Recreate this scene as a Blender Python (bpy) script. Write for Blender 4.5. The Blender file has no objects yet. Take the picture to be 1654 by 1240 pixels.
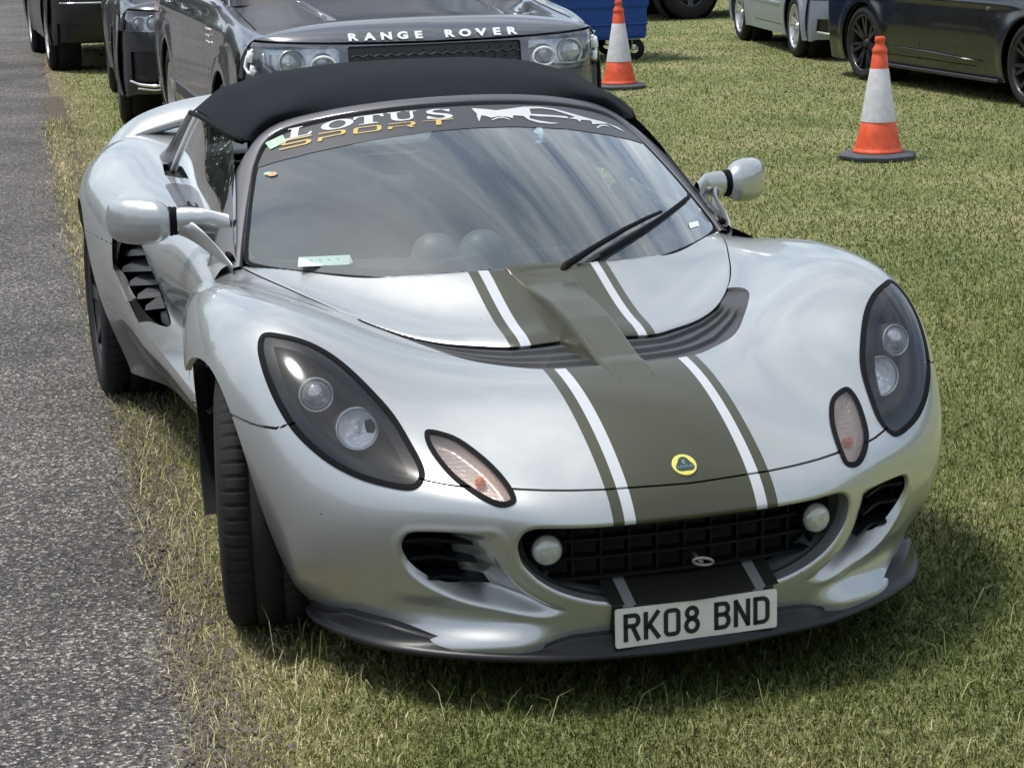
import bpy, math, random
import numpy as np
from mathutils import Vector, Matrix
random.seed(7); rng = np.random.default_rng(7)
C = bpy.context.scene.collection
R = math.radians
# ------------------------------------------------------------------ helpers
def link(o, parent=None):
    C.objects.link(o)
    if parent is not None: o.parent = parent
    return o
def tag(o, label=None, cat=None, group=None, kind=None):
    if label: o['label'] = label
    if cat: o['category'] = cat
    if group: o['group'] = group
    if kind: o['kind'] = kind
    return o
def thing(name, label, cat, loc=(0,0,0), rz=0, group=None):
    o = bpy.data.objects.new(name, None); o.empty_display_size = .1
    link(o); o.location = loc; o.rotation_euler = (0,0,rz)
    return tag(o, label, cat, group)
def mesh_np(name, V, F, mat, parent=None, N=None, smooth=True, uv=None):
    """V (n,3), F list of faces or (m,3|4) array"""
    V = np.asarray(V, float)
    me = bpy.data.meshes.new(name)
    if isinstance(F, np.ndarray):
        k = F.shape[1]; me.vertices.add(len(V)); me.vertices.foreach_set('co', V.ravel())
        me.loops.add(F.size); me.loops.foreach_set('vertex_index', F.ravel().astype(np.int32))
        me.polygons.add(len(F)); me.polygons.foreach_set('loop_start', (np.arange(len(F))*k).astype(np.int32))
        me.update(calc_edges=True); me.validate()
    else:
        me.from_pydata(V.tolist(), [], F); me.update()
    if smooth: me.polygons.foreach_set('use_smooth', [True]*len(me.polygons))
    if N is not None and len(me.vertices) == len(N):
        me.normals_split_custom_set_from_vertices(np.asarray(N).tolist())
    ms = mat if isinstance(mat, (list, tuple)) else [mat]
    for m in ms: me.materials.append(m)
    o = bpy.data.objects.new(name, me); link(o, parent)
    return o
class MB:
    """collects faces for one mesh object"""
    def __init__(s): s.v = []; s.f = []; s.m = []
    def add(s, V, F, mi=0):
        b = len(s.v); s.v += [tuple(map(float, p)) for p in V]; s.f += [tuple(int(i)+b for i in f) for f in F]; s.m += [mi]*len(F); return s
    def box(s, x0, x1, y0, y1, z0, z1, mi=0, bev=0):
        c = ((x0+x1)/2, (y0+y1)/2, (z0+z1)/2); h = ((x1-x0)/2, (y1-y0)/2, (z1-z0)/2)
        b = min(bev, min(h)*.9)
        if b <= 0:
            V = [(c[0]+sx*h[0], c[1]+sy*h[1], c[2]+sz*h[2]) for sx in (-1,1) for sy in (-1,1) for sz in (-1,1)]
            return s.add(V, [(0,1,3,2),(4,6,7,5),(0,4,5,1),(2,3,7,6),(0,2,6,4),(1,5,7,3)], mi)
        V = []; idx = {}
        for sx in (-1,1):
            for sy in (-1,1):
                for sz in (-1,1):
                    for a in range(3):
                        q = [sx*(h[0]-b), sy*(h[1]-b), sz*(h[2]-b)]; q[a] = (sx,sy,sz)[a]*h[a]
                        idx[(sx,sy,sz,a)] = len(V); V.append((c[0]+q[0], c[1]+q[1], c[2]+q[2]))
        F = []
        for a in range(3):
            o = [k for k in range(3) if k != a]
            for sg in (-1,1):
                q = []
                for u, w in ((-1,-1),(1,-1),(1,1),(-1,1)):
                    t = [0,0,0]; t[a] = sg; t[o[0]] = u; t[o[1]] = w; q.append(idx[(t[0],t[1],t[2],a)])
                F.append(q)
        for a in range(3):
            o = [k for k in range(3) if k != a]
            for u in (-1,1):
                for w in (-1,1):
                    q = []
                    for e in (-1,1):
                        t = [0,0,0]; t[a] = e; t[o[0]] = u; t[o[1]] = w
                        q += [idx[(t[0],t[1],t[2],o[0])], idx[(t[0],t[1],t[2],o[1])]]
                    F.append([q[0],q[1],q[3],q[2]])
        for sx in (-1,1):
            for sy in (-1,1):
                for sz in (-1,1): F.append([idx[(sx,sy,sz,a)] for a in range(3)])
        return s.add(V, F, mi)
    def tube(s, pts, r, n=8, mi=0, caps=True, closed=False):
        pts = [Vector(p) for p in pts]; k = len(pts)
        rs = r if isinstance(r, (list, tuple)) else [r]*k
        V = []; F = []; up = None
        for i, p in enumerate(pts):
            a = pts[(i-1) % k] if (closed or i > 0) else p
            b = pts[(i+1) % k] if (closed or i < k-1) else p
            t = (b-a).normalized()
            if up is None: up = Vector((0,0,1)) if abs(t.z) < .9 else Vector((1,0,0))
            sd = t.cross(up).normalized(); up = sd.cross(t).normalized()
            for j in range(n):
                w = 2*math.pi*j/n; V.append(p + (sd*math.cos(w)+up*math.sin(w))*rs[i])
        for i in range(k if closed else k-1):
            for j in range(n):
                i2 = (i+1) % k; F.append((i*n+j, i*n+(j+1) % n, i2*n+(j+1) % n, i2*n+j))
        if caps and not closed: F += [tuple(range(n))[::-1], tuple((k-1)*n+j for j in range(n))]
        return s.add(V, F, mi)
    def lathe(s, prof, n=32, M=None, mi=0, a0=0, a1=2*math.pi):
        """prof: (r, z) list about local z"""
        full = abs(a1-a0-2*math.pi) < 1e-6; na = n if full else n+1; V = []; F = []
        for r_, z_ in prof:
            for j in range(na):
                w = a0+(a1-a0)*j/n; p = Vector((r_*math.cos(w), r_*math.sin(w), z_)); V.append(M @ p if M else p)
        for i in range(len(prof)-1):
            for j in range(n):
                j2 = (j+1) % na; F.append((i*na+j, i*na+j2, (i+1)*na+j2, (i+1)*na+j))
        return s.add(V, F, mi)
    def prism(s, poly, d0, d1, M=None, mi=0):
        """poly 2-D (a,b) extruded along third axis c from d0 to d1; local frame (a,b,c) then M"""
        n = len(poly); V = [Vector((a, b, d)) for d in (d0, d1) for a, b in poly]
        if M: V = [M @ v for v in V]
        F = [tuple(range(n))[::-1], tuple(range(n, 2*n))] + [(i, (i+1) % n, n+(i+1) % n, n+i) for i in range(n)]
        return s.add(V, F, mi)
    def build(s, name, mat, parent=None, smooth=False, angle=None):
        me = bpy.data.meshes.new(name); me.from_pydata(s.v, [], s.f); me.update()
        for m in (mat if isinstance(mat, (list, tuple)) else [mat]): me.materials.append(m)
        me.polygons.foreach_set('material_index', s.m)
        if smooth or angle is not None:
            me.polygons.foreach_set('use_smooth', [True]*len(me.polygons))
            if angle is not None: me.set_sharp_from_angle(angle=R(angle))
        o = bpy.data.objects.new(name, me); return link(o, parent)
# ---- B-spline surfaces ------------------------------------------------
def bsw(t): return np.stack([(1-t)**3, 3*t**3-6*t**2+4, -3*t**3+3*t**2+3*t+1, t**3], -1)/6
def bmat(x, n):
    i = np.clip(np.floor(x).astype(int), 0, n-2); w = bsw(x-i); M = np.zeros((len(x), n+2))
    for k in range(4): M[np.arange(len(x)), i+k] += w[:, k]
    return M
def interp_net(H):
    """B-spline net through a hand made grid of points H (r,c,3), natural ends"""
    H = np.asarray(H, float)
    def solve(A, n):
        M = np.zeros((n+2, n+2))
        for i in range(n): M[i, i:i+3] = [1/6, 4/6, 1/6]
        M[n, :3] = [1,-2,1]; M[n+1, -3:] = [1,-2,1]
        B = np.concatenate([A, np.zeros((2,)+A.shape[1:])]); return np.linalg.solve(M, B.reshape(n+2, -1)).reshape((n+2,)+A.shape[1:])
    X = solve(H, H.shape[0]); X = np.swapaxes(solve(np.swapaxes(X, 0, 1), H.shape[1]), 0, 1)
    return X
class Surf:
    """regular sampled surface; V,N (m,3), UV (m,2) in net units, F triangles"""
    def __init__(s, net, nv, nu, v0=0, v1=None, u0=0, u1=None, vv=None, uu=None):
        nr, nc = net.shape[0]-2, net.shape[1]-2; v1 = nr-1 if v1 is None else v1; u1 = nc-1 if u1 is None else u1
        vv = np.linspace(v0, v1, nv) if vv is None else vv; uu = np.linspace(u0, u1, nu) if uu is None else uu
        P = np.einsum('ai,bj,ijk->abk', bmat(vv, nr), bmat(uu, nc), net)
        s.from_grid(P, vv, uu)
    def from_grid(s, P, vv, uu):
        s.shape = P.shape[:2]; s.V = P.reshape(-1, 3)
        s.UV = np.stack(np.meshgrid(vv, uu, indexing='ij'), -1).reshape(-1, 2)
        nv, nu = s.shape; i = np.arange(nv*nu).reshape(nv, nu)
        a, b, c, d = i[:-1,:-1].ravel(), i[:-1,1:].ravel(), i[1:,1:].ravel(), i[1:,:-1].ravel()
        s.F = np.concatenate([np.stack([a,b,c],1), np.stack([a,c,d],1)]); s.renorm()
    def renorm(s):
        P = s.V.reshape(s.shape+(3,)); n = np.cross(np.gradient(P, axis=1), np.gradient(P, axis=0))
        l = np.linalg.norm(n, axis=-1, keepdims=True); s.N = (n/np.maximum(l, 1e-12)).reshape(-1, 3)
    def orient(s, ref=(0,0,1)):
        n = np.cross(s.V[s.F[:,1]]-s.V[s.F[:,0]], s.V[s.F[:,2]]-s.V[s.F[:,0]]); r = np.asarray(ref, float)
        if (n@r).sum() < 0: s.F = s.F[:, ::-1]
        s.flipn = 1
        if (s.N@r).sum() < 0: s.N = -s.N; s.flipn = -1
        return s
    def redo(s): f = getattr(s, 'flipn', 1); s.renorm(); s.N = s.N*f; return s
    @property
    def m(s): return (s.V, s.N, s.F)
def sheet(P, vv=None, uu=None, ref=(0,0,1)):
    S = object.__new__(Surf); S.from_grid(np.asarray(P, float), np.arange(P.shape[0]) if vv is None else vv, np.arange(P.shape[1]) if uu is None else uu); return S.orient(ref)
def recalc(m):
    """smooth normals from the triangles"""
    V, _, F = m[:3]; n = np.cross(V[F[:,1]]-V[F[:,0]], V[F[:,2]]-V[F[:,0]]); N = np.zeros_like(V)
    for k in range(3): np.add.at(N, F[:, k], n)
    return (V, N/np.maximum(np.linalg.norm(N, axis=1, keepdims=True), 1e-12), F)
def off(m, d): return (m[0]+m[1]*(d[:, None] if np.ndim(d) else d), m[1], m[2])
def clip(m, f):
    """m=(V,N,F,extra...) keep f<=0 ; returns same tuple, attributes interpolated"""
    V, N, F = m[:3]; ins = f <= 0; c = ins[F].sum(1)
    keep = F[c == 3]; newF = [keep]; VN = np.concatenate([V, N], 1); add = []; base = len(V); cache = {}
    def cut(a, b):
        k = (a, b) if a < b else (b, a)
        if k in cache: return cache[k]
        t = f[a]/(f[a]-f[b]); add.append(VN[a]*(1-t)+VN[b]*t); cache[k] = base+len(add)-1; return cache[k]
    ex = []
    for tri in F[(c == 1) | (c == 2)]:
        t = [int(x) for x in tri]; q = []
        for a, b in ((t[0],t[1]),(t[1],t[2]),(t[2],t[0])):
            if ins[a]: q.append(a)
            if ins[a] != ins[b]: q.append(cut(a, b))
        for k in range(1, len(q)-1): ex.append((q[0], q[k], q[k+1]))
    if ex: newF.append(np.array(ex))
    F2 = np.concatenate(newF); VN2 = np.concatenate([VN, np.array(add)]) if add else VN
    used = np.unique(F2); mp = -np.ones(len(VN2), int); mp[used] = np.arange(len(used))
    VN2 = VN2[used]; n = VN2[:, 3:]; n = n/np.maximum(np.linalg.norm(n, axis=1, keepdims=True), 1e-9)
    return (VN2[:, :3], n, mp[F2])
def segs(poly, closed):
    P = np.asarray(poly, float); Q = np.roll(P, -1, 0) if closed else P[1:]
    return (P if closed else P[:-1]), Q
def sdf(X, poly):
    """signed distance of X (n,2) to closed 2-D polygon, negative inside"""
    A, B = segs(poly, True); d = np.full(len(X), 1e9); ins = np.zeros(len(X), bool)
    for a, b in zip(A, B):
        e = b-a; w = X-a; t = np.clip((w@e)/max(e@e, 1e-12), 0, 1); d = np.minimum(d, np.hypot(*(w-t[:, None]*e).T))
        c = (a[1] > X[:, 1]) != (b[1] > X[:, 1])
        with np.errstate(divide='ignore', invalid='ignore'):
            xi = a[0]+(X[:, 1]-a[1])*(b[0]-a[0])/(b[1]-a[1] if b[1] != a[1] else 1e-12)
        ins ^= c & (X[:, 0] < xi)
    return np.where(ins, -d, d)
def pdist(X, poly):
    """distance and parameter (0..1) to an open polyline"""
    A, B = segs(poly, False); d = np.full(len(X), 1e9); tt = np.zeros(len(X)); L = np.r_[0, np.cumsum(np.linalg.norm(B-A, axis=1))]
    for k, (a, b) in enumerate(zip(A, B)):
        e = b-a; w = X-a; t = np.clip((w@e)/max(e@e, 1e-12), 0, 1); dd = np.linalg.norm(w-t[:, None]*e, axis=1); m = dd < d
        d[m] = dd[m]; tt[m] = (L[k]+t[m]*(L[k+1]-L[k]))/L[-1]
    return d, tt
def smooth_curve(pts, n=8, closed=False):
    P = np.asarray(pts, float); k = len(P); out = []
    for i in range(k if closed else k-1):
        p0 = P[(i-1) % k] if (closed or i > 0) else P[0]; p1 = P[i]; p2 = P[(i+1) % k]; p3 = P[(i+2) % k] if (closed or i < k-2) else P[-1]
        for t in np.arange(n)/n:
            out.append(.5*((2*p1)+(-p0+p2)*t+(2*p0-5*p1+4*p2-p3)*t*t+(-p0+3*p1-3*p2+p3)*t**3))
    if not closed: out.append(P[-1])
    return np.array(out)
class Plane:
    """local frame fitted to an outline lying on a surface"""
    def __init__(s, P3, out):
        P3 = np.asarray(P3, float); s.c = P3.mean(0); u, w, vt = np.linalg.svd(P3-s.c); s.e1, s.e2, s.n = vt
        if s.n @ np.asarray(out) < 0: s.n = -s.n
        s.e2 = np.cross(s.n, s.e1); s.poly = s.to2(P3)
    def to2(s, X): d = np.atleast_2d(X)-s.c; return np.stack([d@s.e1, d@s.e2], 1)
    def f(s, V, N, depth=.25):
        x = s.to2(V); h = np.abs((V-s.c)@s.n); d = np.full(len(V), 1.0)
        r = np.abs(s.poly).max()*1.5+.05; m = (np.hypot(*x.T) < r) & (h < depth) & (N@s.n > -.2); d[m] = sdf(x[m], s.poly); return d
def mirror(m):
    V, N, F = m[:3]; return (V*[-1,1,1], N*[-1,1,1], F[:, ::-1])
def join(*ms):
    V = []; N = []; F = []; b = 0
    for m in ms: V.append(m[0]); N.append(m[1]); F.append(m[2]+b); b += len(m[0])
    return (np.concatenate(V), np.concatenate(N), np.concatenate(F))
def sm(t): t = np.clip(t, 0, 1); return t*t*(3-2*t)
def loops_of(F):
    """ordered boundary loops of triangles F"""
    from collections import defaultdict
    e = {}
    for a, b, c in F.tolist():
        for p, q in ((a,b),(b,c),(c,a)):
            if (q, p) in e: del e[(q, p)]
            else: e[(p, q)] = 1
    nx = dict(e.keys()); L = []
    while nx:
        s0, q = nx.popitem(); l = [s0, q]
        while q in nx: q = nx.pop(q); l.append(q)
        L.append(l)
    return L
def hem(m, depth, fmask=None):
    """turn boundary edges inward along -N: gives the sheet a visible thickness"""
    V, N, F = m[:3]; Vn = [V]; Nn = [N]; Fn = [F]; b = len(V)
    for l in loops_of(F):
        l = np.array(l)
        if fmask is not None and not fmask(V[l]).any(): continue
        P = V[l]; ns = N[l]; w = min(9, len(l)//2); kk = np.arange(-w, w+1); ns = sum(np.roll(ns[:-1], q_, 0) for q_ in kk) if len(l) > 12 else ns[:-1]; ns = np.concatenate([ns, ns[:1]]); ns = ns/np.maximum(np.linalg.norm(ns, axis=1, keepdims=True), 1e-9); D = P-ns*depth; t = np.gradient(P, axis=0); nn = np.cross(t, ns); nn /= np.maximum(np.linalg.norm(nn, axis=1, keepdims=True), 1e-9)
        k = len(l); Vn += [P, D]; Nn += [nn, nn]; i = np.arange(k-1)
        Fn += [np.stack([b+i+1, b+i, b+k+i], 1), np.stack([b+i+1, b+k+i, b+k+i+1], 1)]; b += 2*k
    return (np.concatenate(Vn), np.concatenate(Nn), np.concatenate(Fn))
def put(name, m, mat, parent=None): return mesh_np(name, m[0], m[2], mat, parent, N=m[1])
def ribbon(m, curve3, w): pass
# ------------------------------------------------------------------ materials
def nt(name):
    m = bpy.data.materials.new(name); m.use_nodes = True; t = m.node_tree; t.nodes.clear()
    o = t.nodes.new('ShaderNodeOutputMaterial'); return m, t, o
def node(t, ty, **k):
    n = t.nodes.new(ty)
    for a, v in k.items():
        if a in n.inputs: n.inputs[a].default_value = v
        else: setattr(n, a, v)
    return n
def pr(name, col, rough=.5, metal=0, coat=0, coat_r=.03, spec=None, bump=0, bscale=200, var=0, vscale=5, trans=0, ior=None, sheen=0, emis=None, alpha=None):
    m, t, o = nt(name); p = node(t, 'ShaderNodeBsdfPrincipled'); t.links.new(p.outputs[0], o.inputs[0])
    p.inputs['Base Color'].default_value = (*col, 1); p.inputs['Roughness'].default_value = rough; p.inputs['Metallic'].default_value = metal
    p.inputs['Coat Weight'].default_value = coat; p.inputs['Coat Roughness'].default_value = coat_r
    p.inputs['Transmission Weight'].default_value = trans
    if ior: p.inputs['IOR'].default_value = ior
    if spec is not None: p.inputs['Specular IOR Level'].default_value = spec
    if sheen: p.inputs['Sheen Weight'].default_value = sheen
    tc = node(t, 'ShaderNodeTexCoord')
    if bump:
        nz = node(t, 'ShaderNodeTexNoise', Scale=bscale, Detail=3.0); b = node(t, 'ShaderNodeBump', Strength=bump, Distance=.002)
        t.links.new(tc.outputs['Object'], nz.inputs['Vector']); t.links.new(nz.outputs[0], b.inputs['Height']); t.links.new(b.outputs[0], p.inputs['Normal'])
    if var:
        nz = node(t, 'ShaderNodeTexNoise', Scale=vscale, Detail=5.0, Roughness=.65); mr = node(t, 'ShaderNodeMapRange'); mr.inputs[1].default_value = .3; mr.inputs[2].default_value = .7
        mr.inputs[3].default_value = 1-var; mr.inputs[4].default_value = 1+var; mx = node(t, 'ShaderNodeVectorMath', operation='SCALE'); mx.inputs[0].default_value = col
        t.links.new(tc.outputs['Object'], nz.inputs['Vector']); t.links.new(nz.outputs[0], mr.inputs[0]); t.links.new(mr.outputs[0], mx.inputs['Scale']); t.links.new(mx.outputs[0], p.inputs['Base Color'])
        mr2 = node(t, 'ShaderNodeMapRange'); mr2.inputs[3].default_value = max(rough-.12, .02); mr2.inputs[4].default_value = rough+.12
        t.links.new(nz.outputs[0], mr2.inputs[0]); t.links.new(mr2.outputs[0], p.inputs['Roughness'])
    return m
def glass(name, tint=(.85,.93,.9), refl=1.0, haze=.02, dirt_haze=0):
    """thin glass: clear sheet that reflects the sky"""
    m, t, o = nt(name); tr = node(t, 'ShaderNodeBsdfTransparent'); tr.inputs[0].default_value = (*tint, 1)
    gl = node(t, 'ShaderNodeBsdfGlossy', Roughness=haze); gl.inputs[0].default_value = (1,1,1,1)
    fr = node(t, 'ShaderNodeFresnel', IOR=1.5); mu = node(t, 'ShaderNodeMath', operation='MULTIPLY', use_clamp=True); mu.inputs[1].default_value = 1.9*refl
    t.links.new(fr.outputs[0], mu.inputs[0]); mx = node(t, 'ShaderNodeMixShader'); t.links.new(mu.outputs[0], mx.inputs[0]); t.links.new(tr.outputs[0], mx.inputs[1]); t.links.new(gl.outputs[0], mx.inputs[2])
    last = mx
    if dirt_haze:
        df = node(t, 'ShaderNodeBsdfDiffuse'); df.inputs[0].default_value = (.36,.45,.48,1); tc = node(t, 'ShaderNodeTexCoord'); nz = node(t, 'ShaderNodeTexNoise', Scale=3.0, Detail=6.0)  # bluish film: dirt, plus reflected sky haze painted in as diffuse colour
        mr = node(t, 'ShaderNodeMapRange'); mr.inputs[3].default_value = dirt_haze*.4; mr.inputs[4].default_value = dirt_haze*1.6; t.links.new(tc.outputs['Object'], nz.inputs['Vector']); t.links.new(nz.outputs[0], mr.inputs[0])
        m2 = node(t, 'ShaderNodeMixShader'); t.links.new(mr.outputs[0], m2.inputs[0]); t.links.new(mx.outputs[0], m2.inputs[1]); t.links.new(df.outputs[0], m2.inputs[2]); last = m2
    t.links.new(last.outputs[0], o.inputs[0]); return m
def paint(name, col, metal=.75, rough=.28, flake=.12, coat=1, dust=.06):
    m, t, o = nt(name); p = node(t, 'ShaderNodeBsdfPrincipled'); t.links.new(p.outputs[0], o.inputs[0]); tc = node(t, 'ShaderNodeTexCoord')
    p.inputs['Metallic'].default_value = metal; p.inputs['Coat Weight'].default_value = coat; p.inputs['Coat Roughness'].default_value = .04
    nz = node(t, 'ShaderNodeTexNoise', Scale=2.5, Detail=6.0, Roughness=.7); t.links.new(tc.outputs['Object'], nz.inputs['Vector'])
    mr = node(t, 'ShaderNodeMapRange'); mr.inputs[1].default_value = .35; mr.inputs[2].default_value = .75; mr.inputs[3].default_value = rough-.03; mr.inputs[4].default_value = rough+.12
    t.links.new(nz.outputs[0], mr.inputs[0]); t.links.new(mr.outputs[0], p.inputs['Roughness'])
    mx = node(t, 'ShaderNodeMix', data_type='RGBA'); mx.inputs[6].default_value = (*col, 1); mx.inputs[7].default_value = tuple(c*.82+.03 for c in col)+(1,)
    n2 = node(t, 'ShaderNodeTexNoise', Scale=5.0, Detail=4.0, Roughness=.55); t.links.new(tc.outputs['Object'], n2.inputs['Vector'])
    m2 = node(t, 'ShaderNodeMapRange'); m2.inputs[1].default_value = .5; m2.inputs[2].default_value = .8; m2.inputs[4].default_value = dust*4; t.links.new(n2.outputs[0], m2.inputs[0]); t.links.new(m2.outputs[0], mx.inputs[0])
    # small dirt specks and chips
    vo = node(t, 'ShaderNodeTexVoronoi', Scale=16.0, Randomness=1.0); t.links.new(tc.outputs['Object'], vo.inputs['Vector'])
    lt = node(t, 'ShaderNodeMath', operation='LESS_THAN'); lt.inputs[1].default_value = .035; t.links.new(vo.outputs['Distance'], lt.inputs[0])
    sc = node(t, 'ShaderNodeSeparateColor'); t.links.new(vo.outputs['Color'], sc.inputs[0]); gt = node(t, 'ShaderNodeMath', operation='GREATER_THAN'); gt.inputs[1].default_value = .72; t.links.new(sc.outputs[0], gt.inputs[0])
    an = node(t, 'ShaderNodeMath', operation='MULTIPLY'); t.links.new(lt.outputs[0], an.inputs[0]); t.links.new(gt.outputs[0], an.inputs[1])
    mx2 = node(t, 'ShaderNodeMix', data_type='RGBA'); t.links.new(an.outputs[0], mx2.inputs[0]); t.links.new(mx.outputs[2], mx2.inputs[6]); mx2.inputs[7].default_value = (.13,.12,.10,1)
    t.links.new(mx2.outputs[2], p.inputs['Base Color'])
    fl = node(t, 'ShaderNodeTexNoise', Scale=1400.0, Detail=2.0); t.links.new(tc.outputs['Object'], fl.inputs['Vector']); op = node(t, 'ShaderNodeTexNoise', Scale=6.0, Detail=1.0); t.links.new(tc.outputs['Object'], op.inputs['Vector'])
    b1 = node(t, 'ShaderNodeBump', Strength=flake, Distance=.0006); t.links.new(fl.outputs[0], b1.inputs['Height']); t.links.new(b1.outputs[0], p.inputs['Normal'])
    return m
M = {}
M['silver'] = paint('silver_paint', (.445,.460,.458), metal=.75, rough=.36, flake=.05, coat=.85)
M['olive'] = pr('olive_stripe', (.049,.050,.027), rough=.36, metal=.2, coat=.3, coat_r=.15, bump=.02, bscale=900)
M['white_stripe'] = pr('white_stripe', (.46,.475,.50), rough=.32, coat=.5)
M['grille'] = pr('grille_black', (.004,.005,.007), rough=.5, spec=.15)
M['rubber'] = pr('black_rubber', (.006,.006,.007), rough=.6, spec=.08)
M['tyre'] = pr('tyre_rubber', (.012,.012,.013), rough=.8, spec=.3, bump=.3, bscale=300, var=.25, vscale=12)
M['plastic'] = pr('grey_plastic', (.007,.0075,.009), rough=.42, coat=.12, coat_r=.25, spec=.3, bump=.08, bscale=400, var=.15, vscale=9)
M['vent'] = pr('vent_plastic', (.040,.042,.046), rough=.55, bump=.25, bscale=500, var=.2, vscale=14)
M['gunmetal'] = paint('gunmetal_frame', (.085,.085,.095), metal=.4, rough=.5, dust=.02, flake=.03, coat=.4)
M['canvas'] = pr('black_canvas', (.010,.012,.016), rough=.95, sheen=.0, spec=.2, bump=.5, bscale=700, var=.2, vscale=8)
M['black'] = pr('black_void', (.004,.004,.005), rough=.8)
M['interior'] = pr('dark_interior', (.030,.036,.040), rough=.8, bump=.2, bscale=250)
M['chrome'] = pr('chrome', (.8,.8,.82), rough=.08, metal=1)
M['lens'] = glass('lens_glass', (.97,.98,.99), refl=.6, haze=.13)
M['screen'] = glass('windscreen_glass', (.84,.95,.94), refl=1.2, dirt_haze=.11)
M['window'] = glass('side_window_glass', (.55,.72,.70), refl=1.3, dirt_haze=.03)
M['plate_white'] = pr('plate_white', (.62,.62,.58), rough=.4, coat=.4, var=.1, vscale=20)
M['ink'] = pr('plate_ink', (.008,.014,.02), rough=.35)
# ------------------------------------------------------------------ sports car surfaces (car frame = world frame, y runs backwards from the nose)
FRONT=np.array([-159,1724,816,0,1696,816,159,1724,816,314,1798,808,455,1897,780,576,1996,723,668,2074,639,725,2122,533,745,2140,404,727,2128,249,671,2089,69,-177,1476,811,0,1446,814,177,1476,811,357,1554,796,525,1654,759,652,1750,695,726,1827,625,759,1873,549,762,1885,429,740,1863,239,694,1810,-25,-185,1261,781,0,1231,790,185,1261,781,373,1340,754,553,1437,719,687,1527,678,759,1598,642,787,1636,587,786,1640,457,761,1613,230,713,1556,-96,-184,1077,726,0,1050,741,184,1077,726,365,1152,688,537,1245,663,677,1328,675,767,1384,690,812,1407,635,819,1403,481,791,1376,222,728,1328,-143,-175,920,656,0,898,674,175,920,656,344,981,625,504,1058,640,647,1125,695,760,1167,728,832,1180,665,854,1175,494,822,1158,217,736,1129,-165,-163,774,609,0,757,624,163,774,609,322,817,601,477,868,651,622,913,720,748,943,741,841,960,668,877,967,493,841,968,215,734,965,-163,-155,624,607,0,612,613,155,624,607,309,653,611,462,685,659,609,711,723,735,734,736,831,762,652,871,789,478,835,815,214,721,840,-140,-150,470,609,0,461,613,150,470,609,301,496,601,452,523,620,596,543,668,717,566,685,802,605,608,839,652,449,807,701,212,699,755,-102,-146,322,576,0,313,584,146,322,576,292,349,553,437,381,546,574,410,572,689,444,585,771,495,532,805,556,406,773,627,210,672,706,-55,-142,192,516,0,183,525,142,192,516,283,214,498,419,249,488,547,297,492,661,353,489,747,419,449,779,497,355,746,587,203,651,685,-8,-138,94,450,0,88,453,138,94,450,273,107,453,399,144,456,517,212,442,631,290,416,722,374,374,759,466,301,732,569,188,642,679,33,-134,42,387,0,41,383,134,42,387,260,53,405,375,97,414,486,174,394,600,258,357,694,351,310,741,453,250,725,562,169,644,678,63,-130,38,318,0,39,312,130,38,318,250,53,332,357,100,338,462,173,325,571,254,294,663,348,255,715,452,208,712,561,151,653,674,83,-129,62,234,0,61,232,129,62,234,248,77,238,356,118,239,457,182,234,552,263,221,632,358,199,683,459,170,694,562,133,663,667,92,-132,87,130,0,82,130,132,87,130,256,106,128,367,141,128,464,198,131,546,277,135,610,369,135,654,465,128,675,561,114,669,656,94,-140,109,5,0,100,7,140,109,5,273,132,3,389,169,6,482,223,18,551,296,38,600,380,61,633,470,79,657,558,90,671,643,90]).reshape(16,11,3)/1000
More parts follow.
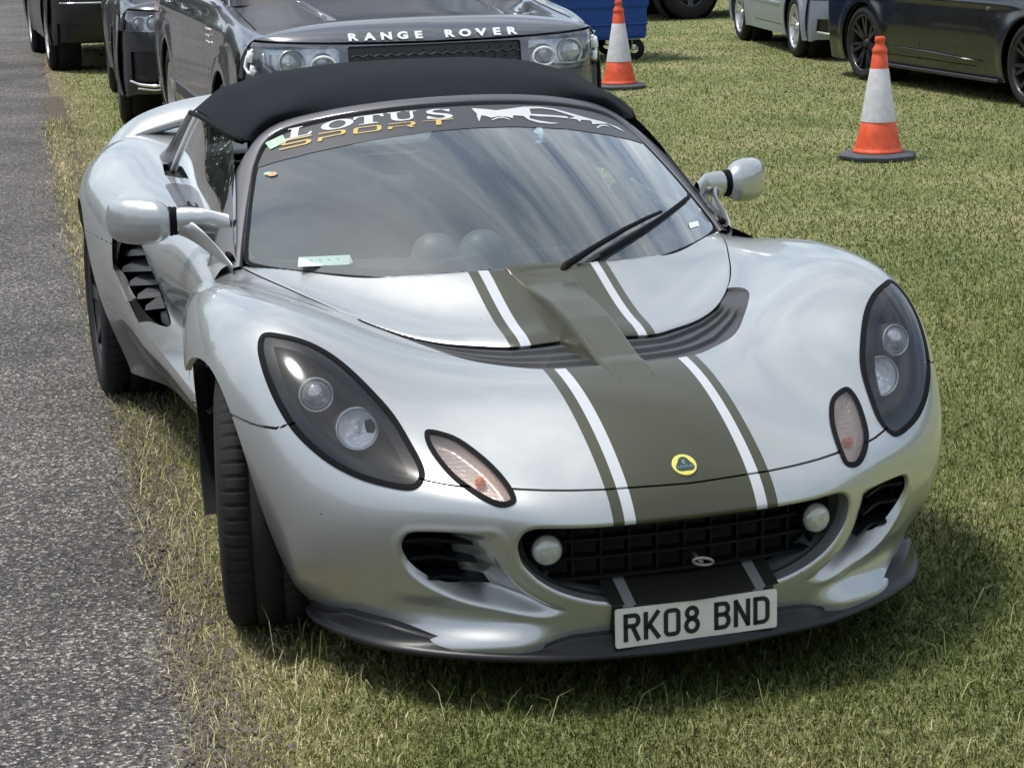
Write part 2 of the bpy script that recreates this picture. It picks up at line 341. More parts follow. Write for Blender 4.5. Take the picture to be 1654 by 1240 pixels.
RH = [ # rows front to back, columns deck centre -> shoulder -> edge (col 7) -> bottom
 [(0,1.12,.73),(.2,1.12,.73),(.40,1.12,.725),(.56,1.12,.72),(.66,1.12,.715),(.71,1.12,.66),(.76,1.12,.55),(.803,1.12,.425),(.765,1.13,.34),(.71,1.15,.24),(.66,1.18,.13)],
 [(0,1.5,.73),(.2,1.5,.73),(.40,1.5,.725),(.56,1.5,.72),(.66,1.5,.715),(.71,1.5,.66),(.76,1.5,.55),(.812,1.5,.415),(.775,1.5,.33),(.715,1.5,.235),(.66,1.5,.13)],
 [(0,1.85,.73),(.2,1.85,.73),(.40,1.85,.73),(.56,1.85,.73),(.66,1.85,.725),(.72,1.85,.68),(.78,1.85,.57),(.832,1.85,.425),(.80,1.87,.335),(.74,1.88,.235),(.665,1.9,.13)],
 [(0,2.15,.73),(.2,2.15,.735),(.40,2.15,.74),(.56,2.15,.74),(.67,2.15,.74),(.745,2.15,.71),(.81,2.15,.60),(.855,2.13,.455),(.83,2.15,.345),(.765,2.2,.235),(.682,2.25,.13)],
 [(0,2.45,.74),(.2,2.45,.745),(.40,2.45,.755),(.57,2.45,.76),(.68,2.45,.765),(.765,2.45,.745),(.84,2.43,.66),(.88,2.40,.54),(.868,2.44,.40),(.80,2.52,.255),(.72,2.57,.135)],
 [(0,2.75,.76),(.2,2.75,.765),(.40,2.75,.775),(.57,2.75,.78),(.69,2.75,.79),(.785,2.75,.765),(.868,2.74,.69),(.905,2.73,.56),(.893,2.75,.41),(.85,2.78,.26),(.795,2.80,.13)],
 [(0,3.05,.78),(.2,3.05,.785),(.40,3.05,.795),(.57,3.05,.80),(.69,3.05,.815),(.79,3.05,.79),(.878,3.05,.715),(.915,3.05,.60),(.91,3.05,.45),(.90,3.05,.30),(.87,3.05,.15)],
 [(0,3.30,.79),(.2,3.30,.795),(.40,3.30,.805),(.57,3.30,.815),(.68,3.30,.825),(.78,3.30,.80),(.865,3.30,.725),(.90,3.30,.61),(.90,3.30,.46),(.89,3.30,.31),(.86,3.30,.18)],
 [(0,3.53,.79),(.2,3.53,.795),(.39,3.53,.805),(.55,3.53,.815),(.65,3.53,.82),(.74,3.52,.79),(.82,3.50,.71),(.86,3.48,.60),(.865,3.46,.46),(.86,3.45,.32),(.83,3.45,.2)],
 [(0,3.72,.79),(.19,3.72,.79),(.37,3.71,.80),(.51,3.70,.80),(.60,3.69,.795),(.68,3.67,.76),(.745,3.65,.69),(.785,3.62,.59),(.79,3.60,.47),(.78,3.58,.35),(.75,3.57,.25)],
 [(0,3.84,.70),(.18,3.83,.70),(.35,3.81,.70),(.48,3.79,.70),(.56,3.77,.69),(.62,3.75,.66),(.67,3.73,.60),(.70,3.71,.53),(.70,3.70,.44),(.69,3.69,.36),(.66,3.68,.30)]]
DH = [
 [(.58,1.02,.675),(.66,1.02,.68),(.74,1.04,.65),(.785,1.05,.60),(.79,1.05,.53),(.785,1.05,.475),(.785,1.05,.44),(.80,1.05,.425)],
 [(.60,1.2,.685),(.68,1.2,.688),(.75,1.2,.658),(.79,1.2,.605),(.79,1.2,.53),(.78,1.2,.47),(.78,1.2,.435),(.805,1.2,.42)],
 [(.60,1.5,.697),(.67,1.5,.700),(.728,1.5,.674),(.76,1.5,.62),(.756,1.5,.54),(.742,1.5,.47),(.752,1.5,.428),(.812,1.5,.413)],
 [(.61,1.85,.718),(.675,1.85,.722),(.73,1.85,.70),(.765,1.85,.63),(.757,1.85,.545),(.738,1.85,.475),(.757,1.85,.432),(.832,1.85,.423)],
 [(.625,2.15,.733),(.685,2.15,.738),(.745,2.15,.718),(.795,2.15,.65),(.785,2.15,.56),(.757,2.15,.485),(.778,2.15,.447),(.855,2.13,.453)],
 [(.64,2.42,.757),(.69,2.42,.768),(.765,2.42,.748),(.838,2.42,.69),(.808,2.42,.61),(.790,2.42,.54),(.812,2.42,.515),(.878,2.40,.538)],
 [(.65,2.75,.787),(.70,2.75,.794),(.787,2.75,.770),(.870,2.75,.70),(.838,2.75,.65),(.825,2.75,.60),(.84,2.75,.57),(.88,2.75,.56)]]
FS = Surf(FRONT, 321, 301, vv=np.r_[np.linspace(0,9,181)[:-1], np.linspace(9,13,201)], uu=np.r_[np.linspace(0,3,121)[:-1], np.linspace(3,6,151)[:-1], np.linspace(6,8,61)]).orient(); RSu = Surf(interp_net(RH), 221, 201).orient(); DSu = Surf(interp_net(DH), 141, 141).orient()
FYC, FR, RYC, RR = .835, .305, 3.13, .345
# windscreen sheet: s across (-1..1), h up
def screen(s, h, off=0.0):
    s = np.asarray(s, float); h = np.asarray(h, float)
    B = np.stack([.650*s, 1.025+.47*s*s, .700+0*s], -1); T = np.stack([.515*s, 1.745+.175*s*s, 1.045-.075*s*s], -1)
    P = B*(1-h)[..., None]+T*h[..., None]; n = np.array([0,-.45,.89]); bul = (.022*4*h*(1-h)*(1-.6*s*s)+off)[..., None]
    return P+np.stack([.35*s, -.42+0*s, .85+0*s], -1)*bul
# ---- outlines on the body (right half, metres) -------------------------
def refl(h): h = np.array(h, float); return np.concatenate([h, (h[::-1]*[-1,1])[1:-1]])   # half outline (from centre to centre) -> closed
GRILLE = refl(smooth_curve([(0,.384),(.169,.3855),(.258,.387),(.300,.388),(.326,.386),(.342,.378),(.351,.362),(.352,.343),(.345,.318),(.333,.300),(.310,.277),(.273,.254),(.222,.235),(.17,.224),(.08,.215),(0,.212)], 4))
SCOOP = smooth_curve([(.562,.328),(.560,.348),(.549,.365),(.53,.373),(.48,.377),(.43,.379),(.392,.379),(.378,.355),(.368,.310),(.345,.270),(.300,.238),(.238,.212),(.285,.197),(.330,.199),(.383,.205),(.441,.218),(.479,.235),(.513,.252),(.540,.275),(.556,.302)], 4, True)
HOLE = smooth_curve([(.552,.328),(.550,.348),(.541,.362),(.525,.3675),(.49,.369),(.463,.369),(.459,.34),(.452,.31),(.440,.278),(.425,.258),(.46,.254),(.490,.262),(.517,.278),(.538,.300)], 4, True)
HL3 = [(.733,.668,.692),(.694,.636,.689),(.645,.590,.678),(.600,.540,.650),(.558,.475,.607),(.522,.400,.560),(.504,.322,.515),(.496,.262,.482),(.505,.238,.460),(.531,.238,.447),(.578,.276,.449),(.628,.322,.462),(.676,.378,.488),(.718,.445,.530),(.742,.512,.580),(.753,.580,.630),(.752,.640,.672)]
IN3 = [(-x, y, z) for x, y, z in [(-.468,.348,.534),(-.440,.338,.531),(-.408,.308,.520),(-.377,.245,.498),(-.357,.180,.474),(-.348,.130,.447),(-.357,.117,.434),(-.385,.125,.431),(-.418,.158,.445),(-.450,.212,.468),(-.470,.275,.497),(-.476,.322,.519)]]
PANEL = refl(smooth_curve([(0,.712),(.09,.712),(.168,.722),(.242,.768),(.312,.812),(.388,.880),(.464,.990),(.52,1.105),(.57,1.235),(.618,1.37),(.645,1.48)], 4).tolist()+[(.655*s_, 1.034+.47*s_*s_) for s_ in (.97,.9,.8,.7,.6,.5,.4,.3,.2,.1,0)])
VENT = refl(smooth_curve([(0,.462),(.09,.468),(.174,.491),(.245,.542),(.320,.608),(.391,.720),(.440,.810),(.466,.870),(.474,.925),(.466,.960),(.455,.975)], 4).tolist()+[(.388,.885),(.312,.820),(.242,.776),(.168,.730),(.09,.72),(0,.72)])
SEAM = [np.array(p, float) for p in (
 [(0,.445),(.126,.4475),(.174,.448),(.24,.4505),(.29,.453),(.352,.4565)], [(.425,.457),(.466,.460),(.510,.466)])]
def smask(V, c): return c
def SHUT(V): return np.where(V[:,2] > .60, np.interp(V[:,0], [.64,.70,.75,.78,.80,.84], [1.56,1.52,1.42,1.37,1.35,1.35]), np.where(V[:,2] < .47, 1.235, 1.235+(V[:,2]-.47)*.885))
def FARCH(V, k=0.): return np.where((V[:,0] > .5) & (V[:,2] < .70) & (V[:,1] < 1.6), (1-np.hypot((V[:,1]-FYC)/np.where(V[:,1] > FYC, FR+.062+k, FR+k), (V[:,2]-.3)/(FR+k)))*(FR+k), -1.)
FLAP = []
def front_panels():
    S = FS; V = S.V.copy(); N = S.N; xz = V[:, [0,2]]; xy = V[:, [0,1]]
    fr = (V[:,1] < .5) & (V[:,2] < .44) & (N[:,1] < .1)
    D = np.zeros(len(V))
    # scooped corner ducts, swept to the plate
    f = np.full(len(V), 1.); f[fr] = sdf(xz[fr], SCOOP); dx = .054*sm((V[:,0]-np.interp(V[:,2], [.21,.25,.30,.345], [.235,.29,.345,.372]))/.13)+.001
    D += np.where(f < 0, dx*sm(-f/.030), 0)
    D += -.0020*np.exp(-(f/.009)**2)*sm((V[:,0]-.26)/.10)     # rolled lip
    g = np.full(len(V), 1.); g[fr] = sdf(xz[fr], GRILLE); w = .011; t = np.clip(1-g/w, 0, 1); D += np.where(g < w, w*(1-np.sqrt(np.clip(1-t*t, 0, 1))), 0)
    # chin flare towards the splitter
    D -= .027*sm((np.interp(V[:,0], [.25,.33,.45,.60], [.188,.188,.172,.156])-V[:,2])/.042)*sm((V[:,0]-.26)/.09)*sm((.68-V[:,0])/.24)*(V[:,1] < .5)
    D += .012*sm((.235-V[:,2])/.04)*sm((V[:,2]-.150)/.04)*sm((V[:,0]-.30)/.1)*sm((.60-V[:,0])/.1)*(V[:,1] < .5)
    V = V-N*D[:, None]; S2 = object.__new__(Surf); S2.__dict__.update(S.__dict__); S2.V = V; S2.redo(); m = S2.m
    hl, ind = Plane(smooth_curve(HL3, 5, True), (.4,-.6,.7)), Plane(smooth_curve(IN3, 6, True), (.3,-.7,.6))
    archf = lambda V: FARCH(V)
    m = clip(m, archf(m[0])); m = clip(m, -(m[0][:,2]-.105)); fl = clip(m, np.where((m[0][:,1] > FYC+.1) & (m[0][:,0] > .5), m[0][:,2]-.532, 1.)); fl = clip(fl, fl[0][:,1]-SHUT(fl[0])); FLAP.append(fl); m = clip(m, np.where((m[0][:,1] > FYC+.1) & (m[0][:,0] > .5), .535-m[0][:,2], -1.))

    # shut line behind the wheel arch and along the scuttle
    m = clip(m, m[0][:,1]-SHUT(m[0]))
    m = clip(m, np.where(m[0][:,0] < .652, m[0][:,1]-1.036-.47*(m[0][:,0]/.65)**2, -1.))
    def seam(m):
        V = m[0]; s = (V[:,1] < .3) & (V[:,2] > .40); xz = V[:, [0,2]]; f = np.full(len(V), 1.)
        for p in SEAM: d, _ = pdist(xz[s], p); f[s] = np.minimum(f[s], d-.0016)
        s = (V[:,0] > .70) & (V[:,1] < .66) & (V[:,1] > .40); d, _ = pdist(V[s][:, [1,2]], [(.66,.532),(.60,.531),(.54,.529),(.486,.533),(.455,.548)]); f[s] = np.minimum(f[s], d-.0030)
        return f
    m = clip(m, -seam(m))
    lamp = clip(m, hl.f(m[0], m[1])); body = clip(m, -hl.f(m[0], m[1])-.0005)
    indi = clip(body, ind.f(body[0], body[1])); body = clip(body, -ind.f(body[0], body[1])-.0005)
    g = lambda V: np.where((V[:,1] < .45) & (V[:,2] < .45), -sdf(V[:, [0,2]], GRILLE)+.001, -1.)
    body = clip(body, g(body[0]))
    ho = lambda V: np.where((V[:,1] < .45) & (V[:,2] < .45), -sdf(V[:, [0,2]], HOLE), -1.)
    body = clip(body, ho(body[0]))
    top = lambda V: V[:,2] > .55
    pf = lambda V: np.where(top(V), sdf(V[:, [0,1]], PANEL), 1.); vf = lambda V: np.where(top(V), sdf(V[:, [0,1]], VENT), 1.)
    panel = clip(body, pf(body[0])+.002); rest = clip(body, -pf(body[0])+.0015)
    vent = clip(rest, vf(rest[0])+.0015); rest = clip(rest, -vf(rest[0]))
    return rest, panel, vent, lamp, indi, hl, ind
BODY, BPANEL, BVENT, LAMP, INDI, HLP, INP = front_panels()
car = thing('sports_car', 'silver two-seat sports car with black canvas roof and olive and white bonnet stripes', 'car', (0,0,0))
fl_ = clip(FLAP[0], .24-FLAP[0][0][:,2]); fl_ = hem((fl_[0]*[.974,1,1], fl_[1], fl_[2]), .03); put('arch_flap', fl_, M['rubber'], car); put('arch_flap', mirror(fl_), M['rubber'], car)
X_OL, X_W0, X_W1 = .1735, .1505, .1275
def striped(name, half, extra_hem=None, parent=car):
    """both halves of a body sheet cut into paint, thin olive, white and broad olive bands (one mesh, real seams between the colours)"""
    out = []
    for lo, hi, mi in ((X_OL, 9, 0), (X_W0, X_OL, 1), (X_W1, X_W0, 2), (-1, X_W1, 1)):
        m = clip(half, lo-half[0][:,0]); m = clip(m, m[0][:,0]-hi)
        if len(m[2]): out.append((m, mi))
    V = []; N = []; F = []; I = []; b = 0
    for m, mi in out:
        for q in (m, mirror(m)): V.append(q[0]); N.append(q[1]); F.append(q[2]+b); I += [mi]*len(q[2]); b += len(q[0])
    if extra_hem is not None:
        for q in (extra_hem, mirror(extra_hem)):
            V.append(q[0]); N.append(q[1]); F.append(q[2]+b); b += len(q[0])
            cx = np.abs(q[0][q[2]].mean(1)[:,0]); fz = q[0][q[2]].mean(1)[:,1] < .9
            I += np.where(fz & (cx < X_OL) & ~((cx > X_W1) & (cx < X_W0)), 1, np.where(fz & (cx > X_W1) & (cx < X_W0), 2, 0)).tolist()
    o = mesh_np(name, np.concatenate(V), np.concatenate(F), [M['silver'], M['olive'], M['white_stripe']], parent, N=np.concatenate(N))
    o.data.polygons.foreach_set('material_index', I); o.data.update(); return o
def only_hem(m, depth, fmask=None):
    h = hem(m, depth, fmask); k = len(m[2]); F = h[2][k:]; u = np.unique(F); mp = -np.ones(len(h[0]), int); mp[u] = np.arange(len(u)); return (h[0][u], h[1][u], mp[F])
striped('bodywork', BODY, only_hem(BODY, .014))
# bonnet access panels: slightly proud with a rolled front edge
def rolled(m):
    d = -sdf(m[0][:, [0,1]], PANEL); fr = m[0][:,1] < 1.02+.0*d; V = m[0]
    k = sm((1.15-V[:,1]-.0)/.35); drop = .0035-.012*k*(1-np.clip(d/.055, 0, 1))**2-.004*(1-np.clip(d/.006, 0, 1))**2
    return recalc2(m, drop)
def recalc2(m, dz):
    V = m[0]+m[1]*dz[:, None]; n = recalc((V, m[1], m[2])); # keep smooth normals at the centre line
    N = n[1].copy(); c = np.abs(V[:,0]) < 1e-4; N[c, 0] = 0; N /= np.linalg.norm(N, axis=1, keepdims=True); return (V, N, m[2])
BP = rolled(BPANEL); striped('bonnet_panel', BP, only_hem(BP, .034))
# louvred vent between the panels and the nose
def louvre(m):
    V = m[0]; fe = np.array([(0,.462),(.09,.468),(.174,.491),(.245,.542),(.320,.608),(.391,.720),(.440,.810),(.466,.870)]); be = np.array([(0,.72),(.09,.72),(.168,.730),(.242,.776),(.312,.820),(.388,.885),(.455,.975)])
    df, _ = pdist(V[:, [0,1]], fe); db, _ = pdist(V[:, [0,1]], be); w = df/(df+db+1e-6); s = (w*3.6) % 1.0
    endf = sm((.415-V[:,0])/.03); d = -.003-.007*sm(w*1.3)*1.0-endf*sm(df/.012)*(.012*s*(s < .9)+.012*(1-s)/.1*(s >= .9)+.002)
    return recalc2(m, d*sm(df/.004+.1))
fine = Surf(FRONT, 520, 900, v0=3.2, v1=7.3, u0=0, u1=4.6).orient().m
fine = clip(fine, np.where(fine[0][:,2] > .5, sdf(fine[0][:, [0,1]], VENT), 1.)-.002)
VN = louvre(fine); put('bonnet_vent', join(VN, mirror(VN)), M['vent'], car)
# dark liner under every gap
ln = FS.m; ln = clip(ln, FARCH(ln[0], .02)); ln = clip(ln, np.where((ln[0][:,1] < .45) & (ln[0][:,2] < .45), -sdf(ln[0][:, [0,2]], GRILLE), -1.))
ln = clip(ln, np.where((ln[0][:,1] < .45) & (ln[0][:,2] < .45), -sdf(ln[0][:, [0,2]], SCOOP), -1.)); ln = clip(ln, -HLP.f(ln[0], ln[1])); ln = clip(ln, -INP.f(ln[0], ln[1]))
ln = clip(ln, ln[0][:,1]-1.2); ln = clip(ln, -(ln[0][:,2]-.15)); ln = off(ln, np.where(ln[0][:,2] > .56, -.045, np.where(ln[0][:,2] < .42, -.034, -.012))); put('inner_liner', join(ln, mirror(ln)), M['black'], car)
# ---- headlights and indicators ------------------------------------------
def lamp_parts(side):
    mx = (lambda m: m) if side > 0 else mirror; sx = side
    root = None
    f = HLP.f(LAMP[0], LAMP[1]); rim = clip(LAMP, -(f+.012)); rim = off(rim, .0025)
    lens = put('headlight', mx(off(clip(LAMP, f+.010), .001)), M['lens'], car); lens['label'] = 'clear teardrop headlight cover'
    rr = hem(rim, .006); put('gasket', mx(rr), M['rubber'], lens)
    b = clip(LAMP, f+.008); fb = HLP.f(b[0], b[1]); b = recalc(off(b, -.085*sm(-fb/.050)-.003)); put('lamp_bowl', mx(b), M['lamp_bowl'], lens)
    rim2 = clip(LAMP, -(f+.034)); rim2 = clip(rim2, HLP.f(rim2[0], rim2[1])+.010); rim2 = off(rim2, -.003); put('lamp_border', mx(rim2), M['plastic'], lens)
    for (c, r, nm, dirn) in (((.660,.498,.592), .032, 'dipped_beam', (.18,-1,.22)), ((.591,.430,.530), .040, 'main_beam', (.12,-1,.25))):
        c = Vector((c[0]*sx, c[1], c[2])); dn = Vector((dirn[0]*sx, dirn[1], dirn[2])).normalized(); Mx = Matrix.Translation(c) @ dn.to_track_quat('Z', 'Y').to_matrix().to_4x4()
        mb = MB(); mb.lathe([(r*1.16,-.05),(r*1.16,-.002),(r*1.08,.003),(r,.001),(r*.97,-.004)], 40, Mx); p = mb.build('lamp_ring', M['lamp_ring'], lens, smooth=True)
        mb = MB()
        if nm == 'main_beam':
            mb.lathe([(r*.97,-.004),(r*.86,-.016),(r*.6,-.030),(r*.25,-.036),(r*.22,-.020),(r*.16,-.012),(.0001,-.010)], 40, Mx); mb.build('reflector', M['facet'], lens, smooth=True)
        else:
            mb.lathe([(r*.97,-.006),(r*.9,-.001),(r*.72,.007),(r*.45,.013),(r*.2,.016),(.0001,.0165)], 40, Mx); mb.build('projector_lens', M['projector'], lens, smooth=True)
def indi_parts(side):
    mx = (lambda m: m) if side > 0 else mirror; f = INP.f(INDI[0], INDI[1])
    root = put('indicator', mx(off(clip(INDI, f+.008), .001)), M['lens_ribbed'], car); rim = hem(off(clip(INDI, -(f+.0105)), .003), .008); put('gasket', mx(rim), M['rubber'], root)
    b = clip(INDI, f+.006); fb = INP.f(b[0], b[1]); b = recalc(off(b, -.022*sm(-fb/.02)-.002)); put('reflector', mx(b), M['reflector'], root)
    mb = MB(); c = Vector((.398*side, .203, .458)); mb.lathe([(.0001,.011),(.006,.010),(.010,.005),(.011,0),(.009,-.008),(.006,-.016)], 16, Matrix.Translation(c) @ Vector((.3*side,-1,.7)).to_track_quat('Z','Y').to_matrix().to_4x4()); mb.build('bulb', M['amber'], root, smooth=True)
M['lamp_bowl'] = pr('lamp_bowl', (.022,.024,.026), rough=.5, metal=.2, var=.1, vscale=30)
M['lamp_ring'] = pr('lamp_ring', (.50,.51,.52), rough=.25, metal=.7)
M['projector'] = pr('projector_lens', (.46,.48,.49), rough=.16, metal=.4, coat=1, var=.35, vscale=40)
M['reflector'] = pr('reflector', (.80,.74,.72), rough=.3, metal=.35, bump=.6, bscale=140)
M['amber'] = pr('amber_bulb', (.85,.25,.04), rough=.3)
def facet():
    m, t, o = nt('facet_reflector'); p = node(t, 'ShaderNodeBsdfPrincipled', Metallic=.15, Roughness=.12); p.inputs['Base Color'].default_value = (.95,.96,.98,1); t.links.new(p.outputs[0], o.inputs[0])
    tc = node(t, 'ShaderNodeTexCoord'); v = node(t, 'ShaderNodeTexVoronoi', Scale=55.0); b = node(t, 'ShaderNodeBump', Strength=.9, Distance=.006); t.links.new(tc.outputs['Object'], v.inputs['Vector']); t.links.new(v.outputs['Distance'], b.inputs['Height']); t.links.new(b.outputs[0], p.inputs['Normal']); return m
M['facet'] = facet()
def ribbed():
    m, t, o = nt('ribbed_lens'); tr = node(t, 'ShaderNodeBsdfTransparent'); tr.inputs[0].default_value = (.93,.90,.88,1); g = node(t, 'ShaderNodeBsdfGlossy', Roughness=.12); d = node(t, 'ShaderNodeBsdfTranslucent'); d.inputs[0].default_value = (.8,.75,.73,1)
    tc = node(t, 'ShaderNodeTexCoord'); w1 = node(t, 'ShaderNodeTexWave', Scale=55.0, Distortion=.5); w1.bands_direction = 'Z'; t.links.new(tc.outputs['Object'], w1.inputs['Vector']); b = node(t, 'ShaderNodeBump', Strength=.3, Distance=.001); t.links.new(w1.outputs[0], b.inputs['Height']); t.links.new(b.outputs[0], g.inputs['Normal'])
    fr = node(t, 'ShaderNodeFresnel', IOR=1.6); t.links.new(b.outputs[0], fr.inputs['Normal']); a = node(t, 'ShaderNodeMixShader'); a.inputs[0].default_value = .25; t.links.new(tr.outputs[0], a.inputs[1]); t.links.new(d.outputs[0], a.inputs[2])
    c = node(t, 'ShaderNodeMixShader'); t.links.new(fr.outputs[0], c.inputs[0]); t.links.new(a.outputs[0], c.inputs[1]); t.links.new(g.outputs[0], c.inputs[2]); t.links.new(c.outputs[0], o.inputs[0]); return m
M['lens_ribbed'] = ribbed()
for sd in (-1, 1): lamp_parts(sd); indi_parts(sd)
# ---- grille opening --------------------------------------------------------
def duct(poly, ysurf, y_in, scale, name, mat, steps=6, parent=car, lift=0):
    """wall running inwards from a front outline (x,z)"""
    P = np.array(poly); c = P.mean(0); rows = []
    for k in range(steps+1):
        t = k/steps; q = c+(P-c)*(1-(1-scale)*sm(t)); y = ysurf+(y_in-ysurf)*t; rows.append(np.stack([q[:,0], y, q[:,1]+lift*t], 1))
    G = np.stack(rows); G = np.concatenate([G, G[:, :1]], 1); S = sheet(G); S.N = -S.N
    return put(name, S.m, mat, parent)
def ybody(xz):   # depth of the front face for (x,z) points, nearest sample
    V = FS.V; k = (V[:,1] < .6); Vf = V[k]; out = []
    for x, z in np.asarray(xz): out.append(Vf[np.argmin((Vf[:,0]-abs(x))**2+(Vf[:,2]-z)**2), 1])
    return np.array(out)
yg = ybody(GRILLE)+.0095
def edge_wall(m, sel, vec, shrink, c, steps=5):
    """wall grown from the selected boundary edges of a sheet"""
    V, N, F = m; Vs = []; Fs = []; b = 0
    for l in loops_of(F):
        l = np.array(l); s = sel(V[l]); P = V[l]
        if s.sum() < 3: continue
        k = len(l); rows = []
        for i in range(steps+1): t = i/steps; q = P+np.array(vec)*t; q = np.array(c)*[1,0,1]*shrink*t+q*(1-np.array([1,0,1])*shrink*t); rows.append(q)
        Vs.append(np.concatenate(rows)); j = np.where(s[:-1] & s[1:])[0]
        for i in range(steps): Fs += [np.stack([b+i*k+j+1, b+i*k+j, b+(i+1)*k+j], 1), np.stack([b+i*k+j+1, b+(i+1)*k+j, b+(i+1)*k+j+1], 1)]
        b += (steps+1)*k
    V2 = np.concatenate(Vs); F2 = np.concatenate(Fs); u = np.unique(F2); mp = -np.ones(len(V2), int); mp[u] = np.arange(len(u)); return recalc((V2[u], None, mp[F2]))
gw = edge_wall(BODY, lambda P: (P[:,1] < .3) & (P[:,2] < .42) & (np.abs(sdf(P[:, [0,2]], GRILLE)) < .006), (0,.085,0), .07, (0,0,.30)); put('grille_surround', join(gw, mirror(gw)), M['silver'], car)
gp = GRILLE; gr = None
cx = lambda x: .118+.30*x*x     # grille face is bowed like the nose
mb = MB(); xs = np.linspace(-.36,.36,30); mb.add([(x, cx(x)+.05, z) for z in (.19,.41) for x in xs], [(i,i+1,31+i,30+i) for i in range(29)]); grl = mb.build('grille', M['black'], car)
for zc, th, xl in ((.375,.005,.33),(.340,.005,.325),(.303,.005,.325),(.262,.007,.29)):
    mb = MB(); xs = np.linspace(-xl, xl, 25); V = []
    for x in xs: y = cx(x)-.004; V += [(x,y,zc-th/2),(x,y,zc+th/2),(x,y+.03,zc+th/2),(x,y+.03,zc-th/2)]
    mb.add(V, [(4*i+j, 4*i+(j+1) % 4, 4*i+4+(j+1) % 4, 4*i+4+j) for i in range(24) for j in range(4)]); mb.build('crossbar', M['grille'], grl)
for x in np.linspace(-.29,.29,11): mb = MB(); mb.box(x-.0022,x+.0022,cx(x)+.002,cx(x)+.028,.262,.385); mb.build('upright_bar', M['grille'], grl)
mb = MB(); mb.tube([(.020+.021*math.cos(a), .072-.004*math.sin(a), .286+.0085*math.sin(a)-.004*math.cos(a)) for a in np.linspace(0, 2*math.pi, 24, endpoint=False)], .0032, 8, closed=True)
mb.tube([(.020,.078,.282),(.022,.13,.285)], .004, 8); mb.build('towing_eye', pr('dull_steel', (.32,.31,.28), rough=.5, metal=.6), car, smooth=True)
# painted floor of the opening with the stripes running on
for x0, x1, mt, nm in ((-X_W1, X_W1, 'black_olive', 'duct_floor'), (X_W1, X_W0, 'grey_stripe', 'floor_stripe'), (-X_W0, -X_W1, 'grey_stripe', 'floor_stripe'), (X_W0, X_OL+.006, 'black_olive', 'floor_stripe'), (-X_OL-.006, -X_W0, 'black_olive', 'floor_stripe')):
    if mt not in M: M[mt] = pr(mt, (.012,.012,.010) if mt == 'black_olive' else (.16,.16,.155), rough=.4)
    xs = np.linspace(x0, x1, 12); ys = np.linspace(0, 1, 8)
    G = np.array([[(x, float(np.interp(abs(x), [0,.2], [.038,.052]))+.010+.078*t, .2155+.25*x*x+.034*t) for x in xs] for t in ys]); put(nm, sheet(G).m, M[mt], car)
# ---- fog lamps -----------------------------------------------------------
for sd in (-1, 1):
    c = Vector((.289*sd, .120, .331)); dn = Vector((.12*sd,-1,.06)).normalized(); Mx = Matrix.Translation(c) @ dn.to_track_quat('Z','Y').to_matrix().to_4x4()
    mb = MB(); mb.lathe([(.020,-.05),(.031,-.03),(.0345,-.012),(.0345,-.003),(.032,.000),(.0305,-.002)], 36, Mx); fo = mb.build('fog_lamp', M['rubber'], car, smooth=True)
    mb = MB(); mb.lathe([(.0305,-.002),(.029,.005),(.024,.011),(.016,.0145),(.008,.016),(.0001,.0165)], 36, Mx); mb.build('lens', M['fog_glass'] if 'fog_glass' in M else M.setdefault('fog_glass', pr('fog_glass', (.40,.41,.39), rough=.22, metal=.25, coat=1, coat_r=.1, bump=.5, bscale=120, var=.25, vscale=60)), fo, smooth=True)
    mb = MB(); mb.box(c.x-.03+(.02*sd), c.x+.03+(.02*sd), .165, .172, .29, .37, bev=.002); mb.build('bracket', M['grille'], fo)
# ---- side intakes --------------------------------------------------------
for sd in (-1, 1):
    P = HOLE*[sd, 1]; yh = ybody(HOLE)+.052*sm((HOLE[:,0]-.25)/.24)*sm(-sdf(HOLE, SCOOP)/.03)+.002
    d = duct(P, yh, yh+.09, .97, 'side_intake', M['grille']); mb = MB()
    mb.add([(sd*x, float(y)+.088, z) for (x, z), y in zip(HOLE, yh)], [tuple(range(len(HOLE)))]); mb.build('intake_back', M['black'], d)
    for z, x0, x1 in ((.345,.425,.548),(.308,.418,.535),(.268,.398,.505)):
        mb = MB(); xs = np.linspace(x0, x1, 14); yb = np.array([float(ybody([(x, z)])[0]) for x in xs]); V = []; F = []
        for i, x in enumerate(xs):
            t = (x-x0)/(x1-x0); th = .0015+.0035*min(1, t*3); inn = .012+.054*float(sm(np.array((x-.372)/.13)))*(1-sm(np.array((t-.55)/.45)))*.55
            V += [(sd*x, yb[i]+inn, z-th), (sd*x, yb[i]+inn, z+th*.4), (sd*x, yb[i]+inn+.045, z+th*.4+.004), (sd*x, yb[i]+inn+.045, z-th+.004)]
        for i in range(len(xs)-1): F += [(4*i+j, 4*i+(j+1) % 4, 4*i+4+(j+1) % 4, 4*i+4+j) for j in range(4)]
        mb.add(V, F+[(0,1,2,3)]); mb.build('fin', M['grille'], d)
